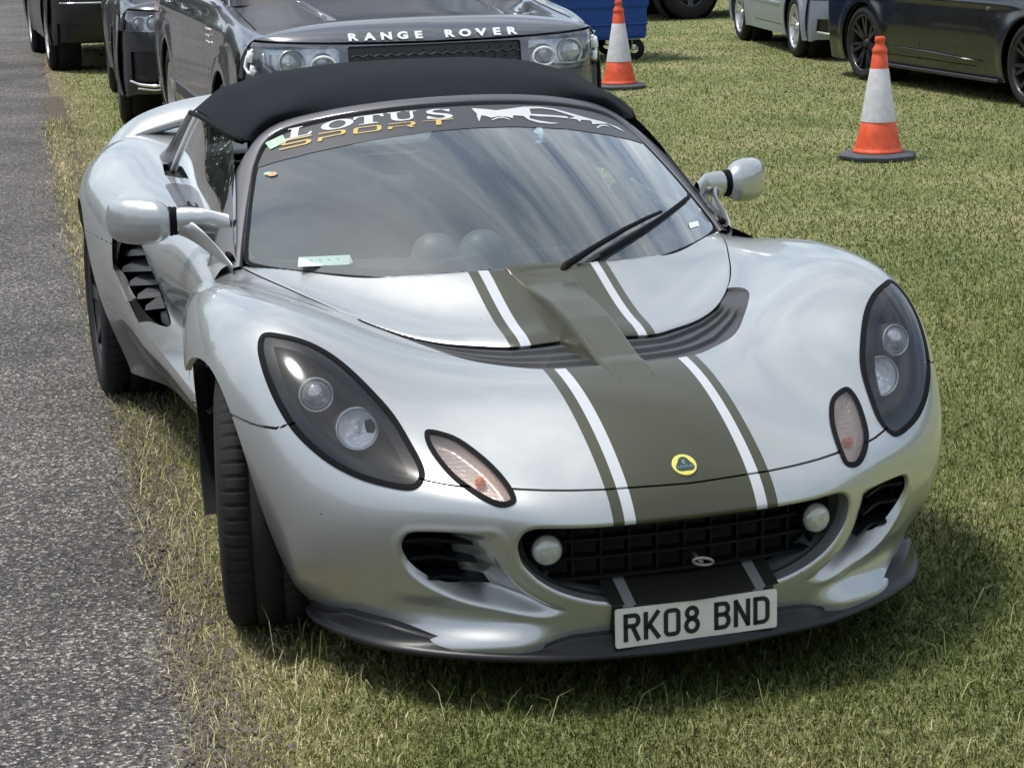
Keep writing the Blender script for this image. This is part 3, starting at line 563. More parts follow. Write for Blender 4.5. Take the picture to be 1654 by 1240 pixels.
# ---- splitter ----------------------------------------------------------------
SO = smooth_curve([(0,.034),(.09,.039),(.19,.053),(.29,.072),(.37,.104),(.44,.140),(.512,.186),(.585,.248),(.637,.325),(.672,.395),(.694,.465),(.700,.53)], 6)
def splitter():
    n = len(SO); rows = []; T = np.gradient(SO, axis=0); T[0] = (1,0); No = np.stack([T[:,1], -T[:,0]], 1); No /= np.linalg.norm(No, axis=1, keepdims=True)
    x = SO[:,0]; tz = np.interp(x, [0,.19,.25,.31,.36,.44,.52,.60,.66,.70], [.158,.158,.154,.138,.130,.134,.145,.158,.160,.135])+.004
    # section from the body inwards edge, over the lip, to the underside
    inn = np.interp(x, [0,.19,.30,.45,.60,.70], [.033,.020,.030,.034,.026,.012])
    for (dn, z) in ((-.9*inn-.03, tz+.001),(-inn, tz),(-inn*.95, tz-.010),(-.62*inn, .130+.25*(tz-.14)),(-.010+0*x, .128+0*x),(-.003+0*x, .125+0*x),(0*x, .119+0*x),(-.001+0*x, .113+0*x),(-.008+0*x, .110+0*x),(-.05+0*x, .112+0*x)):
        q = SO+No*np.asarray(dn)[:, None]; rows.append(np.stack([q[:,0], q[:,1], z], 1))
    return sheet(np.stack(rows), ref=(0,-1,.3))
sp = splitter(); put('splitter', join(sp.m, mirror(sp.m)), M['plastic'], car)
# ---- number plate ---------------------------------------------------------------
PW, PH = .1725, .0805
def plate():
    Mx = Matrix.Translation((0, .0570, .134)) @ Matrix.Rotation(R(-.8), 4, 'X'); mb = MB(); r = .005; poly = []
    for cx_, cz_, a0 in ((PW-r, PH-r, 0), (-PW+r, PH-r, 90), (-PW+r, r, 180), (PW-r, r, 270)): poly += [(cx_+r*math.cos(R(a0+a)), cz_+r*math.sin(R(a0+a))) for a in (0,30,60,90)]
    F = Matrix(((1,0,0,0),(0,0,-1,0),(0,1,0,0),(0,0,0,1)))   # (a,b,c)->(x,-c,z)
    mb.prism(poly, 0, .004, Mx @ F); p = mb.build('number_plate', M['plate_white'], car)
    # characters, drawn as thick strokes in a 50 x 79 box with 14 stroke
    def stroke(mb, pts, x0, s, w=.178, closed=False):
        P = [Vector((a, b)) for a, b in pts]; n = len(P); L = []; Rr = []
        for i, q in enumerate(P):
            a = P[i-1] if (closed or i) else q; b = P[(i+1) % n] if (closed or i < n-1) else q
            t0 = (q-a).normalized() if (q-a).length > 1e-6 else (b-q).normalized(); t1 = (b-q).normalized() if (b-q).length > 1e-6 else t0
            nn = Vector((-(t0.y+t1.y), t0.x+t1.x)).normalized(); k = 1/max(.5, nn.dot(Vector((-t0.y, t0.x)))); L.append(q+nn*w/2*k*.9); Rr.append(q-nn*w/2*k*.9)
        V = [Mx @ F @ Vector((x0+v.x*s, .0118+v.y*s, .0052)) for v in L+Rr]; m2 = n if closed else n-1
        mb.add(V, [(i, (i+1) % n, n+(i+1) % n, n+i) for i in range(m2)])
    H_ = .0575; s = H_; arc = lambda cx, cy, rx, ry, a0, a1, k=8: [(cx+rx*math.cos(R(a0+(a1-a0)*i/k)), cy+ry*math.sin(R(a0+(a1-a0)*i/k))) for i in range(k+1)]
    e = .07; Wd = .60; x = e; X1 = Wd-e; T = 1-e
    G = {'R': [[(x,0),(x,1)], [(0,T),(X1-.14,T)]+arc(X1-.14,T-.185,.14,.185,90,-90)+[(0,T-.37)], [(X1-.22,T-.37),(X1+.02,0)]],
         'K': [[(x,0),(x,1)], [(x,.36),(X1+.02,1)], [(.21,.52),(X1+.03,0)]],
         '0': [arc(X1-.14,1-.21,.14,.14,0,90)+arc(x+.14,1-.21,.14,.14,90,180)+arc(x+.14,.21,.14,.14,180,270)+arc(X1-.14,.21,.14,.14,270,360)],
         '8': [arc(Wd/2,.745,.185,.185,0,360,20)[:-1], arc(Wd/2,.30,.215,.23,0,360,20)[:-1]],
         'B': [[(x,0),(x,1)], [(0,T),(X1-.17,T)]+arc(X1-.17,T-.195,.15,.195,90,-90)+[(0,T-.39)], [(X1-.2,T-.39)]+arc(X1-.19,T-.39-.235,.19,.235,90,-90)+[(0,T-.86)]],
         'N': [[(x,0),(x,1)], [(X1,0),(X1,1)], [(x-.02,.98),(X1+.02,.02)]],
         'D': [[(x,0),(x,1)], [(0,T),(X1-.2,T)]+arc(X1-.2,T-.2,.2,.2,90,0)+arc(X1-.2,e+.2,.2,.2,0,-90)+[(0,e)]]}
    tot = 0; adv = {}; text = 'RK08 BND'; wd = {c: Wd for c in text}; gap = .135; sp_ = .40
    W = sum((sp_ if c == ' ' else Wd+gap) for c in text)-gap; x0 = -W*s/2
    for c in text:
        if c == ' ': x0 += (sp_)*s; continue
        mb = MB()
        for st in G[c]: stroke(mb, st, x0, s, closed=(c in '08'))
        q = mb.build('plate_letter', M['ink'], p); x0 += (Wd+gap)*s
plate()
# ---- round nose badge ---------------------------------------------------------
_k = np.argmin(FS.V[:,0]**2*4+(FS.V[:,1]-.1235)**2+(FS.V[:,2]-.474)**2); bn = Vector(FS.N[_k]); bn.x = 0; bn = bn.normalized(); bc = Vector(FS.V[_k])+bn*.001; bc.x = 0; BM = Matrix.Translation(bc) @ Matrix((Vector((1,0,0)), bn.cross(Vector((1,0,0))), bn)).transposed().to_4x4()
M['yellow'] = pr('badge_yellow', (.66,.62,.12), rough=.25, coat=1); M['badge_green'] = pr('badge_green', (.02,.05,.03), rough=.3, coat=1)
rb = .0255; mb = MB(); mb.lathe([(rb,-.004),(rb,.0012),(rb*.96,.0020),(.0001,.0022)], 40, BM); bdg = mb.build('badge', M['yellow'], car, angle=25)
mb = MB(); tri_ = []
for a in range(0, 360, 10):
    t = R(a); rr = rb*.66*(1+.16*math.cos(3*(t-R(90)))); tri_.append((rr*math.cos(t)*1.08, rr*math.sin(t)-.0010))
mb.prism(tri_, .0020, .0027, BM); mb.build('badge_shield', M['badge_green'], bdg)
def txt(s, size, Mx, mat, parent, name='lettering', ext=.0004, sx=1, shear=0, bold=.012):
    c = bpy.data.curves.new('txt', 'FONT'); c.body = s; c.size = size; c.align_x = 'CENTER'; c.align_y = 'CENTER'; c.extrude = ext; c.shear = shear; c.resolution_u = 3; c.offset = size*bold
    o = bpy.data.objects.new('txt', c); C.objects.link(o); dg = bpy.context.evaluated_depsgraph_get(); me = bpy.data.meshes.new_from_object(o.evaluated_get(dg)); bpy.data.objects.remove(o)
    me.transform(Mx @ Matrix.Diagonal((sx,1,1,1))); me.materials.clear(); me.materials.append(mat); me.name = name; q = bpy.data.objects.new(name, me); link(q, parent); return q
txt('LOTUS', .0085, BM @ Matrix.Translation((0,-.0055,.0029)), M['chrome'], bdg, sx=1.25)
mb = MB()
for (a0, a1, rr, cxx) in ((30,330,.0042,0),(60,300,.0022,.0008)): mb.tube([BM @ Vector((cxx+rr*math.cos(R(a)), .0062+rr*math.sin(R(a)), .0030)) for a in np.linspace(a0, a1, 12)], .0006, 5)
mb.build('badge_monogram', M['chrome'], bdg)
# ---- spine over the bonnet vents -----------------------------------------------
def hoodz(x, y):
    V = FS.V; return V[np.argmin((V[:,0]-abs(x))**2+(V[:,1]-y)**2), 2]
ys = np.linspace(.275, 1.036, 90); rows = []
for y in ys:
    cr_ = float(np.interp(y, [.275,.30,.38,.465,.52,.60,.68,.80,.915,.97,1.0,1.075], [.530,.540,.570,.603,.619,.642,.663,.682,.690,.694,.696,.700])); hw = float(np.interp(y, [.275,.34,.42,.5,.7,.85,.93,1.0,1.075], [.030,.040,.046,.048,.050,.055,.064,.082,.10]))
    bz = hoodz(hw+.02, y)-float(np.interp(y, [.275,.34,.46,.50,.70,.73,.95,1.0], [.008,.006,.006,.03,.03,.008,.006,.004])); cr_ = max(cr_, hoodz(0, y)+float(np.interp(y, [.275,.33,.42,.95,1.02,1.075], [-.010,-.0006,.005,.004,.0015,.001])))
    row = [(-hw-.016, bz)]
    for a in np.linspace(0, 1, 5): row.append((-hw-.012*(1-a)**2, bz+(cr_-.004-bz)*a))
    tz = lambda x_, z_: z_ if y > .50 else z_+(min(z_, hoodz(x_, y)+float(np.interp(y, [.36,.44,.50], [-.003,.001,.006])))-z_)*float(sm(np.array((.50-y)/.10))); row += [(-hw+.004, cr_-.0012), (-hw*.8, tz(hw*.8, cr_-.0004)), (-hw*.4, tz(hw*.4, cr_+.0008)), (0, tz(0, cr_+.0012))]; row += [(-x, z) for x, z in row[:-1][::-1]]; rows.append([(x, y, z) for x, z in row])
ss = sheet(np.array(rows)); put('bonnet_spine', ss.m, M['olive'], car)
# ---- rear bodywork, sill, doors --------------------------------------------------
def rear():
    S = RSu; V = S.V.copy(); u = S.UV[:,1]
    # drop of the shoulder into the engine deck and a soft crease on the haunch
    m = (V, S.N, S.F); f = np.where(u < 7.0, 2.40+.22*(7.0-u)**1.0*np.where(u > 5.6, 1, 0)+.40*np.where(u <= 5.6, 1, 0)-V[:,1], -1.)
    f = np.where((u < 7.0), np.interp(u, [0,3.8,4.0,5.6,6.3,7.0], [2.80,2.80,2.603,2.603,2.50,2.40])-V[:,1], -1.)
    m = clip(m, f); m = clip(m, np.where(m[0][:,0] > .5, RR-np.hypot(m[0][:,1]-RYC, m[0][:,2]-.31), -1.)); m = clip(m, FARCH(m[0], .022))
    # clam / sill seam just ahead of the rear wheel
    s = (m[0][:,0] > .8) & (m[0][:,1] > 2.3) & (m[0][:,1] < 2.95); d = np.full(len(m[0]), 1.); dd, _ = pdist(m[0][s][:, [1,2]], [(2.36,.612),(2.60,.604),(2.92,.586)]); d[s] = dd-.0018; m = clip(m, -d)
    return m
RB = rear(); put('rear_bodywork', join(RB, mirror(RB)), M['silver'], car)
ln2 = clip(RSu.m, 2.45-RSu.V[:,1]); ln2 = clip(ln2, np.where(ln2[0][:,0] > .5, RR+.004-np.hypot(ln2[0][:,1]-RYC, ln2[0][:,2]-.31), -1.)); ln2 = off(ln2, -.02); put('rear_liner', join(ln2, mirror(ln2)), M['black'], car)
# doors run into the side scoop
dm = DSu.m; u = DSu.UV[:,1]
shut = lambda V: SHUT(V)+np.where(V[:,2] > .665, -.05, .003)
dm = clip(dm, shut(dm[0])-dm[0][:,1]); 
dm = clip(dm, np.where(dm[0][:,2] > .62, dm[0][:,1]-2.599, -1.))
fillm = clip(DSu.m, 1.12-DSu.V[:,1]); fillm = clip(fillm, fillm[0][:,1]-1.3); fillm = off(clip(fillm, fillm[0][:,2]-.60), -.012); put('door_frame', fillm, M['black'], car); put('door_frame', mirror(fillm), M['black'], car)
# side scoop: dark cavity with slats, cut out of the door skin
SCO3 = smooth_curve([(.851,2.62,.590),(.855,2.437,.533),(.844,2.324,.504),(.833,2.245,.477),(.819,2.181,.456),(.803,2.121,.441),(.789,2.074,.435),(.768,2.048,.437),(.763,2.16,.464),(.770,2.225,.506),(.784,2.225,.558),(.800,2.215,.610),(.808,2.25,.644),(.825,2.42,.672),(.845,2.60,.660)], 4, True)
M['slat'] = pr('slat_grey', (.040,.043,.048), rough=.5, bump=.2, bscale=300)
SCP = Plane(SCO3, (1,0,.1))
dm = clip(dm, FARCH(dm[0], .022)); hole = clip(dm, -SCP.f(dm[0], dm[1])); frame_ = clip(dm, SCP.f(dm[0], dm[1])); frame_ = clip(frame_, -(SCP.f(frame_[0], frame_[1])+.010)); 
hh = hole
def onq(S, v, u): return np.einsum('ai,bj,ijk->abk', bmat(np.array([v]), S.shape[0]-2), bmat(np.array([u]), S.shape[1]-2), S)[0,0]
for sd in (-1, 1):
    mx = (lambda m: m) if sd > 0 else mirror; put('door', mx(hh), M['silver'], car)
    lip = put('side_scoop', mx(off(frame_, -.002)), M['plastic'], car); P3 = SCO3*[sd,1,1]; c = P3.mean(0)
    rows = [P3*1.0]; 
    for k in range(1, 4): rows.append(np.stack([P3[:,0]-sd*.03*k, P3[:,1]+.012*k, P3[:,2]], 1))
    G = np.stack(rows); G = np.concatenate([G, G[:, :1]], 1); put('scoop_wall', sheet(G).m, M['black'], lip); mb = MB(); mb.add([tuple(p) for p in rows[-1]], [tuple(range(len(P3)))]); mb.build('scoop_shade', M['black'], lip)
    Oe = np.array([(.857,2.68,.572),(.857,2.58,.550),(.855,2.42,.531),(.845,2.325,.506),(.834,2.248,.480),(.821,2.185,.458)]); Ie = np.array([(.808,2.248,.650),(.802,2.207,.613),(.787,2.221,.563),(.771,2.245,.518),(.766,2.220,.487),(.762,2.170,.464)])
    for k in range(6):
        o_, i_ = Oe[k], Ie[k]; V = []
        for q in np.linspace(-.07, 1.07, 6):
            p = o_*(1-q)+i_*q+np.array([-.006,.004,0]); V += [(sd*p[0], p[1], p[2]), (sd*(p[0]-.005), p[1]+.008, p[2]+.013), (sd*(p[0]-.05), p[1]+.05, p[2]+.030), (sd*(p[0]-.05), p[1]+.045, p[2]+.010)]
        mb = MB(); mb.add(V, [(4*a_+j, 4*a_+(j+1) % 4, 4*a_+4+(j+1) % 4, 4*a_+4+j) for a_ in range(5) for j in range(4)]+[(0,1,2,3)]); mb.build('slat', M['slat'], lip)
# raised tail lip
sx_ = np.array([(0,.955),(.2,.95),(.42,.932),(.55,.910),(.66,.874),(.735,.822),(.79,.760),(.825,.70),(.84,.64)]); sx_ = smooth_curve(sx_, 5)
lo_ = np.interp(sx_[:,0], [0,.5,.62,.735,.80,.85], [.868,.858,.832,.806,.745,.64])
yb = 3.50-.02*(sx_[:,0]/.8)**2
rows = [np.stack([sx_[:,0], yb-.10+.02*k*0+dy, z], 1) for dy, z, k in ((.02, lo_-.012, 0),(-.012, lo_, 0),(.0, lo_+.35*(sx_[:,1]-lo_), 0),(.05, lo_+.75*(sx_[:,1]-lo_), 0),(.10, sx_[:,1]-.004, 0),(.13, sx_[:,1], 0),(.155, sx_[:,1]-.006, 0),(.17, lo_+.3*(sx_[:,1]-lo_), 0),(.19, lo_-.02, 0))]
sl_ = sheet(smoothed) if False else sheet(np.stack(rows), ref=(0,-1,1)); put('tail_spoiler', join(sl_.m, mirror(sl_.m)), M['silver'], car)
# ---- windscreen, frame, sun strip --------------------------------------------------
GH = smooth_curve([(0,-.03),(.25,-.03),(.5,-.03),(.75,-.028),(.93,-.02),(.984,.03),(.990,.30),(.990,.52),(.984,.70),(.952,.865),(.87,.955),(.66,.985),(.42,.985),(.2,.982),(0,.98)], 5)
GC = refl(GH); s_, h_ = np.meshgrid(np.linspace(-1.02,1.02,150), np.linspace(-.05,1.02,90)); SCR = sheet(screen(s_, h_), h_[:,0], s_[0], ref=(0,-1,1))
su = np.stack([SCR.UV[:,1], SCR.UV[:,0]], 1)
def inpoly_clip(S, f): 
    m = (S.V, S.N, S.F); return clip(m, f)
gf = sdf(su*[1,.7], GC*[1,.7]); band_h = np.interp(np.abs(su[:,0]), [0,.2,.5,.75,.9,.985,1.1], [.805,.802,.785,.752,.722,.690,.65])-su[:,1]
G_ = clip(SCR.m, gf); ws = put('windscreen', G_, M['screen'], car)
# several offsets of the same sheet carry the strip and stickers
def sticker(name, polys, mat, d, parent, extra=None):
    V = []; F = []; b = 0
    for poly in polys:
        p = np.array(poly); lo = p.min(0)-.01; hi = p.max(0)+.01; a, b2 = np.meshgrid(np.linspace(lo[0], hi[0], max(8, int((hi[0]-lo[0])/.005))), np.linspace(lo[1], hi[1], max(8, int((hi[1]-lo[1])/.006)))); S = sheet(screen(a, b2, d), b2[:,0], a[0], ref=(0,-1,1))
        m = clip(S.m, sdf(np.stack([S.UV[:,1], S.UV[:,0]], 1), p))
        V.append(m[0]); F.append(m[2]+b); b += len(m[0]); 
    Vv = np.concatenate(V); Ff = np.concatenate(F); return mesh_np(name, Vv, Ff, mat, parent)
M['strip'] = pr('sun_strip', (.030,.031,.036), rough=.45, coat=.25, coat_r=.3)
su2 = clip((SCR.V+SCR.N*.0015, SCR.N, SCR.F), np.maximum(gf+.012, band_h)); strip = put('sun_strip', su2, M['strip'], ws)
fr_ = clip((SCR.V+SCR.N*.001, SCR.N, SCR.F), np.maximum(gf, -(gf+.016))); put('glass_border', fr_, M['rubber'], ws)
low = clip((SCR.V-SCR.N*.001, SCR.N, SCR.F), np.maximum(gf, su[:,1]-(.030+.012*np.abs(su[:,0])))); put('obscuration_band', low, M['rubber'], ws)
M['st_white'] = pr('sticker_white', (.52,.53,.56), rough=.4); M['st_gold'] = pr('sticker_gold', (.52,.37,.10), rough=.4); M['st_green'] = pr('sticker_green', (.34,.62,.36), rough=.4); M['st_orange'] = pr('sticker_orange', (.75,.30,.16), rough=.5); M['paper'] = pr('paper', (.72,.80,.76), rough=.8)
LB = lambda s: np.interp(s, [-.86,-.67,-.5,-.3,-.1,0], [.884,.897,.902,.893,.877,.870]); LT = lambda s: np.interp(s, [-.86,-.63,-.46,-.25,0], [.972,.968,.965,.958,.944])
SB = lambda s: np.interp(s, [-.88,-.71,-.55,-.38,-.15,0], [.805,.824,.838,.842,.838,.832]); ST = lambda s: np.interp(s, [-.88,-.69,-.53,-.35,0], [.882,.886,.884,.880,.872])
def place(polys, s0, s1, B, T, sk=.10):
    out = []
    for p in polys:
        q = []
        for x, y in p: s = s0+(s1-s0)*x+sk*y*(s1-s0)*.6; q.append((s, float(B(s))+(float(T(s))-float(B(s)))*y))
        out.append(q)
    return out
ell = lambda cx, cy, rx, ry, a0=0, a1=360, n=20: [(cx+rx*math.cos(R(a0+(a1-a0)*i/n)), cy+ry*math.sin(R(a0+(a1-a0)*i/n))) for i in range(n+1)]
def ring(cx, cy, rx, ry, wx, wy, a0=0, a1=360, n=22): return ell(cx, cy, rx, ry, a0, a1, n)+ell(cx, cy, rx-wx, ry-wy, a1, a0, n)
Lt = [[(0,0),(.92,0),(.98,.32),(.88,.32),(.80,.10),(.46,.10),(.46,.90),(.60,.90),(.60,1),(.04,1),(.04,.90),(.18,.90),(.18,.10),(0,.10)]]
Ot = [ring(.5,.5,.5,.52,.24,.12)]
Tt = [[(.18,0),(.80,0),(.80,.10),(.64,.10),(.64,.88),(.84,.88),(.92,.66),(1,.66),(.98,1),(.02,1),(0,.66),(.08,.66),(.16,.88),(.36,.88),(.36,.10),(.18,.10)]]
Ut = [[(0,1),(0,.90),(.12,.90),(.12,.3)]+ell(.48,.30,.36,.32,180,360,14)+[(.84,.90),(.98,.90),(.98,1),(.62,1),(.62,.90),(.74,.90),(.74,.32)]+ell(.53,.32,.21,.20,360,180,12)+[(.32,.90),(.46,.90),(.46,1)]]
St = [[(.06,.30),(.06,0),(.16,.04)]+ell(.5,.26,.44,.28,250,360,8)+ell(.52,.28,.42,.28,0,60,5)+[(.42,.62),(.30,.70),(.30,.82)]+ell(.52,.80,.20,.12,170,20,6)+[(.82,.72),(.90,.72),(.90,1),(.82,.97)]+ell(.48,.76,.40,.25,60,190,8)+[(.10,.60),(.30,.46),(.60,.36),(.66,.26)]+ell(.48,.22,.22,.13,0,-160,6)+[(.16,.30)]]
lt = []
for g, a, b in ((Lt,-.862,-.735),(Ot,-.70,-.545),(Tt,-.548,-.400),(Ut,-.385,-.235),(St,-.205,-.060)): lt += place(g, a, b, LB, LT)
for p in lt: sticker('strip_letter', [p], M['st_white'], .0030, strip)
t2 = .16
Ss = [[(0,0),(.85,0),(1,.14),(1,.42),(.86,.56),(.2,.56),(.16,.60),(.16,.80),(.22,.86),(1,.86),(1,1),(.12,1),(0,.88),(0,.54),(.12,.42),(.80,.42),(.84,.38),(.84,.18),(.78,.14),(0,.14)]]
Pp = [[(0,0),(.16,0),(.16,.32),(.84,.32),(1,.44),(1,.88),(.86,1),(0,1),(0,.86),(.78,.86),(.84,.80),(.84,.50),(.78,.46),(0,.46)]]
Oo = [[(.14,0),(.86,0),(1,.14),(1,.86),(.86,1),(.14,1),(0,.86),(0,.14),(.14,0),(.2,.14),(.16,.2),(.16,.8),(.2,.86),(.8,.86),(.84,.8),(.84,.2),(.8,.14),(.2,.14)]]
Rr_ = [[(0,0),(.16,0),(.16,.30),(.66,.30),(.84,0),(1,0),(.83,.31),(1,.44),(1,.88),(.86,1),(0,1),(0,.86),(.78,.86),(.84,.80),(.84,.50),(.78,.44),(0,.44)]]
T_ = [[(.42,0),(.58,0),(.58,.86),(1,.86),(1,1),(0,1),(0,.86),(.42,.86)]]
for g, a, b in ((Ss,-.885,-.745),(Pp,-.715,-.590),(Oo,-.555,-.425),(Rr_,-.395,-.265),(T_,-.235,-.075)):
    for p in place(g, a, b, SB, ST): sticker('strip_letter', [p], M['st_gold'], .0036, strip)
CO = [(.048,.943),(.137,.928),(.173,.920),(.25,.931),(.342,.948),(.443,.953),(.52,.944),(.591,.922),(.638,.905),(.72,.880),(.81,.861),(.875,.829),(.896,.786),(.862,.811),(.82,.851),(.78,.846),(.74,.840),(.695,.831),(.709,.864),(.638,.862),(.622,.842),(.615,.864),(.565,.868),(.62,.884),(.573,.905),(.512,.931),(.443,.940),(.37,.934),(.354,.893),(.467,.888),(.565,.884),(.565,.868),(.467,.874),(.387,.874),(.339,.881),(.326,.858),(.367,.842),(.43,.829),(.516,.823),(.424,.819),(.359,.826),(.314,.848),(.301,.875),(.246,.881),(.234,.859),(.212,.870),(.159,.876),(.122,.866),(.099,.880),(.078,.887),(.046,.840),(.053,.883),(.06,.899)]
sticker('car_outline', [CO, [(.114,.852),(.15,.869),(.183,.871),(.209,.859),(.225,.834),(.205,.852),(.18,.863),(.15,.860),(.118,.848)], [(.702,.807),(.748,.833),(.795,.839),(.828,.812),(.79,.829),(.75,.822),(.706,.800)]], M['st_white'], .0030, strip)
sticker('green_sticker', [[(-.951,.890),(-.873,.928),(-.852,.865),(-.924,.824)]], M['st_green'], .0045, ws)
for k in range(3): sticker('sticker_line', [[(-.945+.020*k*.6, .878-.018*k),(-.872+.016*k*.6, .912-.018*k),(-.870+.016*k*.6, .906-.018*k),(-.943+.020*k*.6, .872-.018*k)]], M['paper'], .0052, ws)
sticker('poppy_sticker', [ell(-.907,.624,.020,.016)], M['st_orange'], .0040, ws); sticker('poppy_leaf', [ell(-.926,.632,.015,.011)], M['st_green'], .0046, ws)
sticker('small_label', [[(.814,.098),(.885,.088),(.872,.060),(.800,.068)]], M['paper'], .002, ws)
# frame round the glass
FP = smooth_curve([(1.002,-.04),(1.004,.10),(1.004,.35),(1.002,.55),(.997,.74),(.965,.91),(.875,.995),(.66,1.012),(.42,1.010),(.2,1.006),(0,1.004)], 8); FPc = np.concatenate([FP, (FP[::-1]*[-1,1])[1:]])
def frame():
    P = screen(FPc[:,0], FPc[:,1]); e = .004
    du = screen(FPc[:,0]+e, FPc[:,1])-screen(FPc[:,0]-e, FPc[:,1]); dv = screen(FPc[:,0], FPc[:,1]+e)-screen(FPc[:,0], FPc[:,1]-e); n = np.cross(du, dv); n /= np.linalg.norm(n, axis=1, keepdims=True)
    if (n@np.array([0,-1,1.])).sum() < 0: n = -n
    T = np.gradient(P, axis=0); T /= np.linalg.norm(T, axis=1, keepdims=True); o = np.cross(T, n); o /= np.linalg.norm(o, axis=1, keepdims=True)
    if (o*(P-P.mean(0))).sum() < 0: o = -o
    wd_ = (1+.75*np.clip((.88-FPc[:,1])/.3, 0, 1)+1.1*np.clip((.5-FPc[:,1])/.5, 0, 1))[:, None]; rows = [P+o*a*(wd_ if a > 0 else 1)+n*b for a, b in ((-.010,-.006),(-.009,.002),(-.006,.0045),(.004,.0062),(.018,.0066),(.028,.0050),(.034,.000),(.037,-.010),(.036,-.034),(.0,-.030),(-.010,-.012))]
    G = np.stack(rows+[rows[0]]); cl = G[:-1].mean(0); m = recalc(sheet(G).m); w = m[0]-np.tile(cl, (len(G), 1))
    if (w*m[1]).sum() < 0: m = (m[0], -m[1], m[2][:, ::-1])
    return m, rows
frm, frows = frame(); put('windscreen_frame', frm, M['gunmetal'], car)
# ---- canvas roof ----------------------------------------------------------------------
fo = frows[6]; k = len(fo)
ang = np.linspace(-1, 1, 41)
def roofrow(y, zs, w, drop=0):
    xs = np.array([0,.33,.62,.86,1.0])*w; z = np.array(zs); t = np.abs(ang)*w; x = ang*w
    return np.stack([x, np.full_like(x, y)+drop*ang**2, np.interp(np.abs(x), xs, z)], 1)
top_idx = np.where((FPc[:,1] > .90))[0]; ft = fo[top_idx]; L_ = np.r_[0, np.cumsum(np.linalg.norm(np.diff(ft, axis=0), axis=1))]; L_ /= L_[-1]; q = (ang+1)/2; r0 = np.stack([np.interp(q, L_, ft[:, c]) for c in range(3)], 1)
if r0[0,0] > 0: r0 = r0[::-1]
r0 = r0*[1.01,1,1]+[0,.002,-.004]
RR_ = [r0-[0,.0,.012], r0+[0,.004,.008], roofrow(1.93,[1.108,1.100,1.070,1.020,.958],.578), roofrow(2.10,[1.121,1.117,1.090,1.042,.980],.594,.02), roofrow(2.28,[1.123,1.120,1.100,1.057,.994],.603,.02), roofrow(2.46,[1.104,1.102,1.086,1.050,.985],.608,.02), roofrow(2.62,[1.070,1.066,1.045,1.010,.945],.612), roofrow(2.80,[.985,.98,.965,.935,.885],.60), roofrow(2.98,[.86,.86,.85,.835,.80],.59)]
G = np.array(RR_); net = interp_net(G); rs = Surf(net, 120, 121).orient((0,0,1)); 
# canvas sags a little between its bows
V = rs.V; sag = .004*np.sin((V[:,1]-1.93)/.17*math.pi)**2*np.clip(1-np.abs(V[:,0])/.6, 0, 1); 
rw = lambda V: np.maximum(np.abs(V[:,0])-.40, np.abs(V[:,1]-2.76)-.13); rf_ = clip(rs.m, -rw(rs.V)); ro = put('canvas_roof', hem(rf_, .012), M['canvas'], car); put('rear_window', clip(rs.m, rw(rs.V)), M['window'], ro)
for sd in (-1, 1):
    mb = MB(); mb.tube([(sd*x, y, z) for x, y, z in ((.560,1.90,.955),(.583,1.98,.966),(.603,2.12,.980),(.617,2.28,.990),(.622,2.42,.986))], .0085, 8); mb.build('roof_seal', M['rubber'], car, smooth=True)
M['edge_white'] = pr('edge_white', (.80,.82,.84), rough=.35)
# ---- side windows ------------------------------------------------------------------------
bot = smooth_curve([(.655,1.50,.715),(.662,1.80,.728),(.660,2.15,.742),(.652,2.45,.758),(.642,2.78,.770)], 5); topc = smooth_curve([(.645,1.545,.745),(.600,1.80,.895),(.580,1.98,.962),(.597,2.20,.980),(.600,2.42,.985)], 5)
for sd in (-1, 1):
    G = np.array([bot*(1-t)+topc*t+np.array([.004*4*t*(1-t),0,0]) for t in np.linspace(0, 1, 14)]); g2 = G*[sd,1,1]; S = sheet(g2, ref=(sd,0,.2)); wn = put('side_window', S.m, M['window'], car)
    mb = MB(); rp = [G[i, -1]*[sd,1,1]+np.array([sd*.003,0,0]) for i in range(14)]
    mb.tube(rp, .0075, 6); mb.build('window_edge', M['edge_white'], wn, smooth=True)
    mb = MB(); mb.tube([p*[sd,1,1]+np.array([sd*.012,0,-.004]) for p in bot[:17]], .009, 6); mb.build('waist_seal', M['rubber'], car, smooth=True)
    # quarter panel between window and engine deck
    A = np.array([(.605,2.425,1.005),(.655,2.80,.765)]); qp = [[(.603,2.43,.985),(.628,2.61,.880),(.646,2.79,.770)],[(.615,2.50,.985),(.640,2.68,.880),(.664,2.86,.775)],[(.600,2.62,.965),(.640,2.80,.860),(.672,2.95,.785)],[(.560,2.80,.900),(.610,2.93,.835),(.66,3.05,.795)]]
    S = Surf(interp_net(np.array(qp)*[sd,1,1]), 20, 20).orient((sd,0,.3)); put('quarter_panel', S.m, M['gunmetal'], car)
    mb = MB(); mb.box(sd*.655-.004, sd*.655+.004, 2.70, 2.745, .835, .905, bev=.003); 
    P_ = [onq(interp_net(np.array(qp)*[sd,1,1]), v, u_)+np.array([sd*.006,0,0]) for v, u_ in ((1.0,.5),(1.25,1.0),(1.15,1.5),(1.0,1.1))]
    mb = MB(); mb.add(P_, [(0,1,2,3)]); mb.build('quarter_vent', M['black'], car)
    # grey cover at the foot of the window
    tp = np.array([(.646,2.20),(.704,2.21),(.705,2.468),(.646,2.488)]); cv = off(clip(hole, np.where(hole[0][:,2] > .7, sdf(hole[0][:, [0,1]], tp), 1.)), .003); put('waist_cover', (cv if sd > 0 else mirror(cv)), M['gunmetal'], car)
# engine deck between the buttresses
xs = np.linspace(-.60,.60,20); G = np.array([[(x, y, z) for x in xs] for y, z in ((2.9,.80),(3.1,.812),(3.42,.800))]); put('engine_cover', sheet(G).m, M['vent'], car)
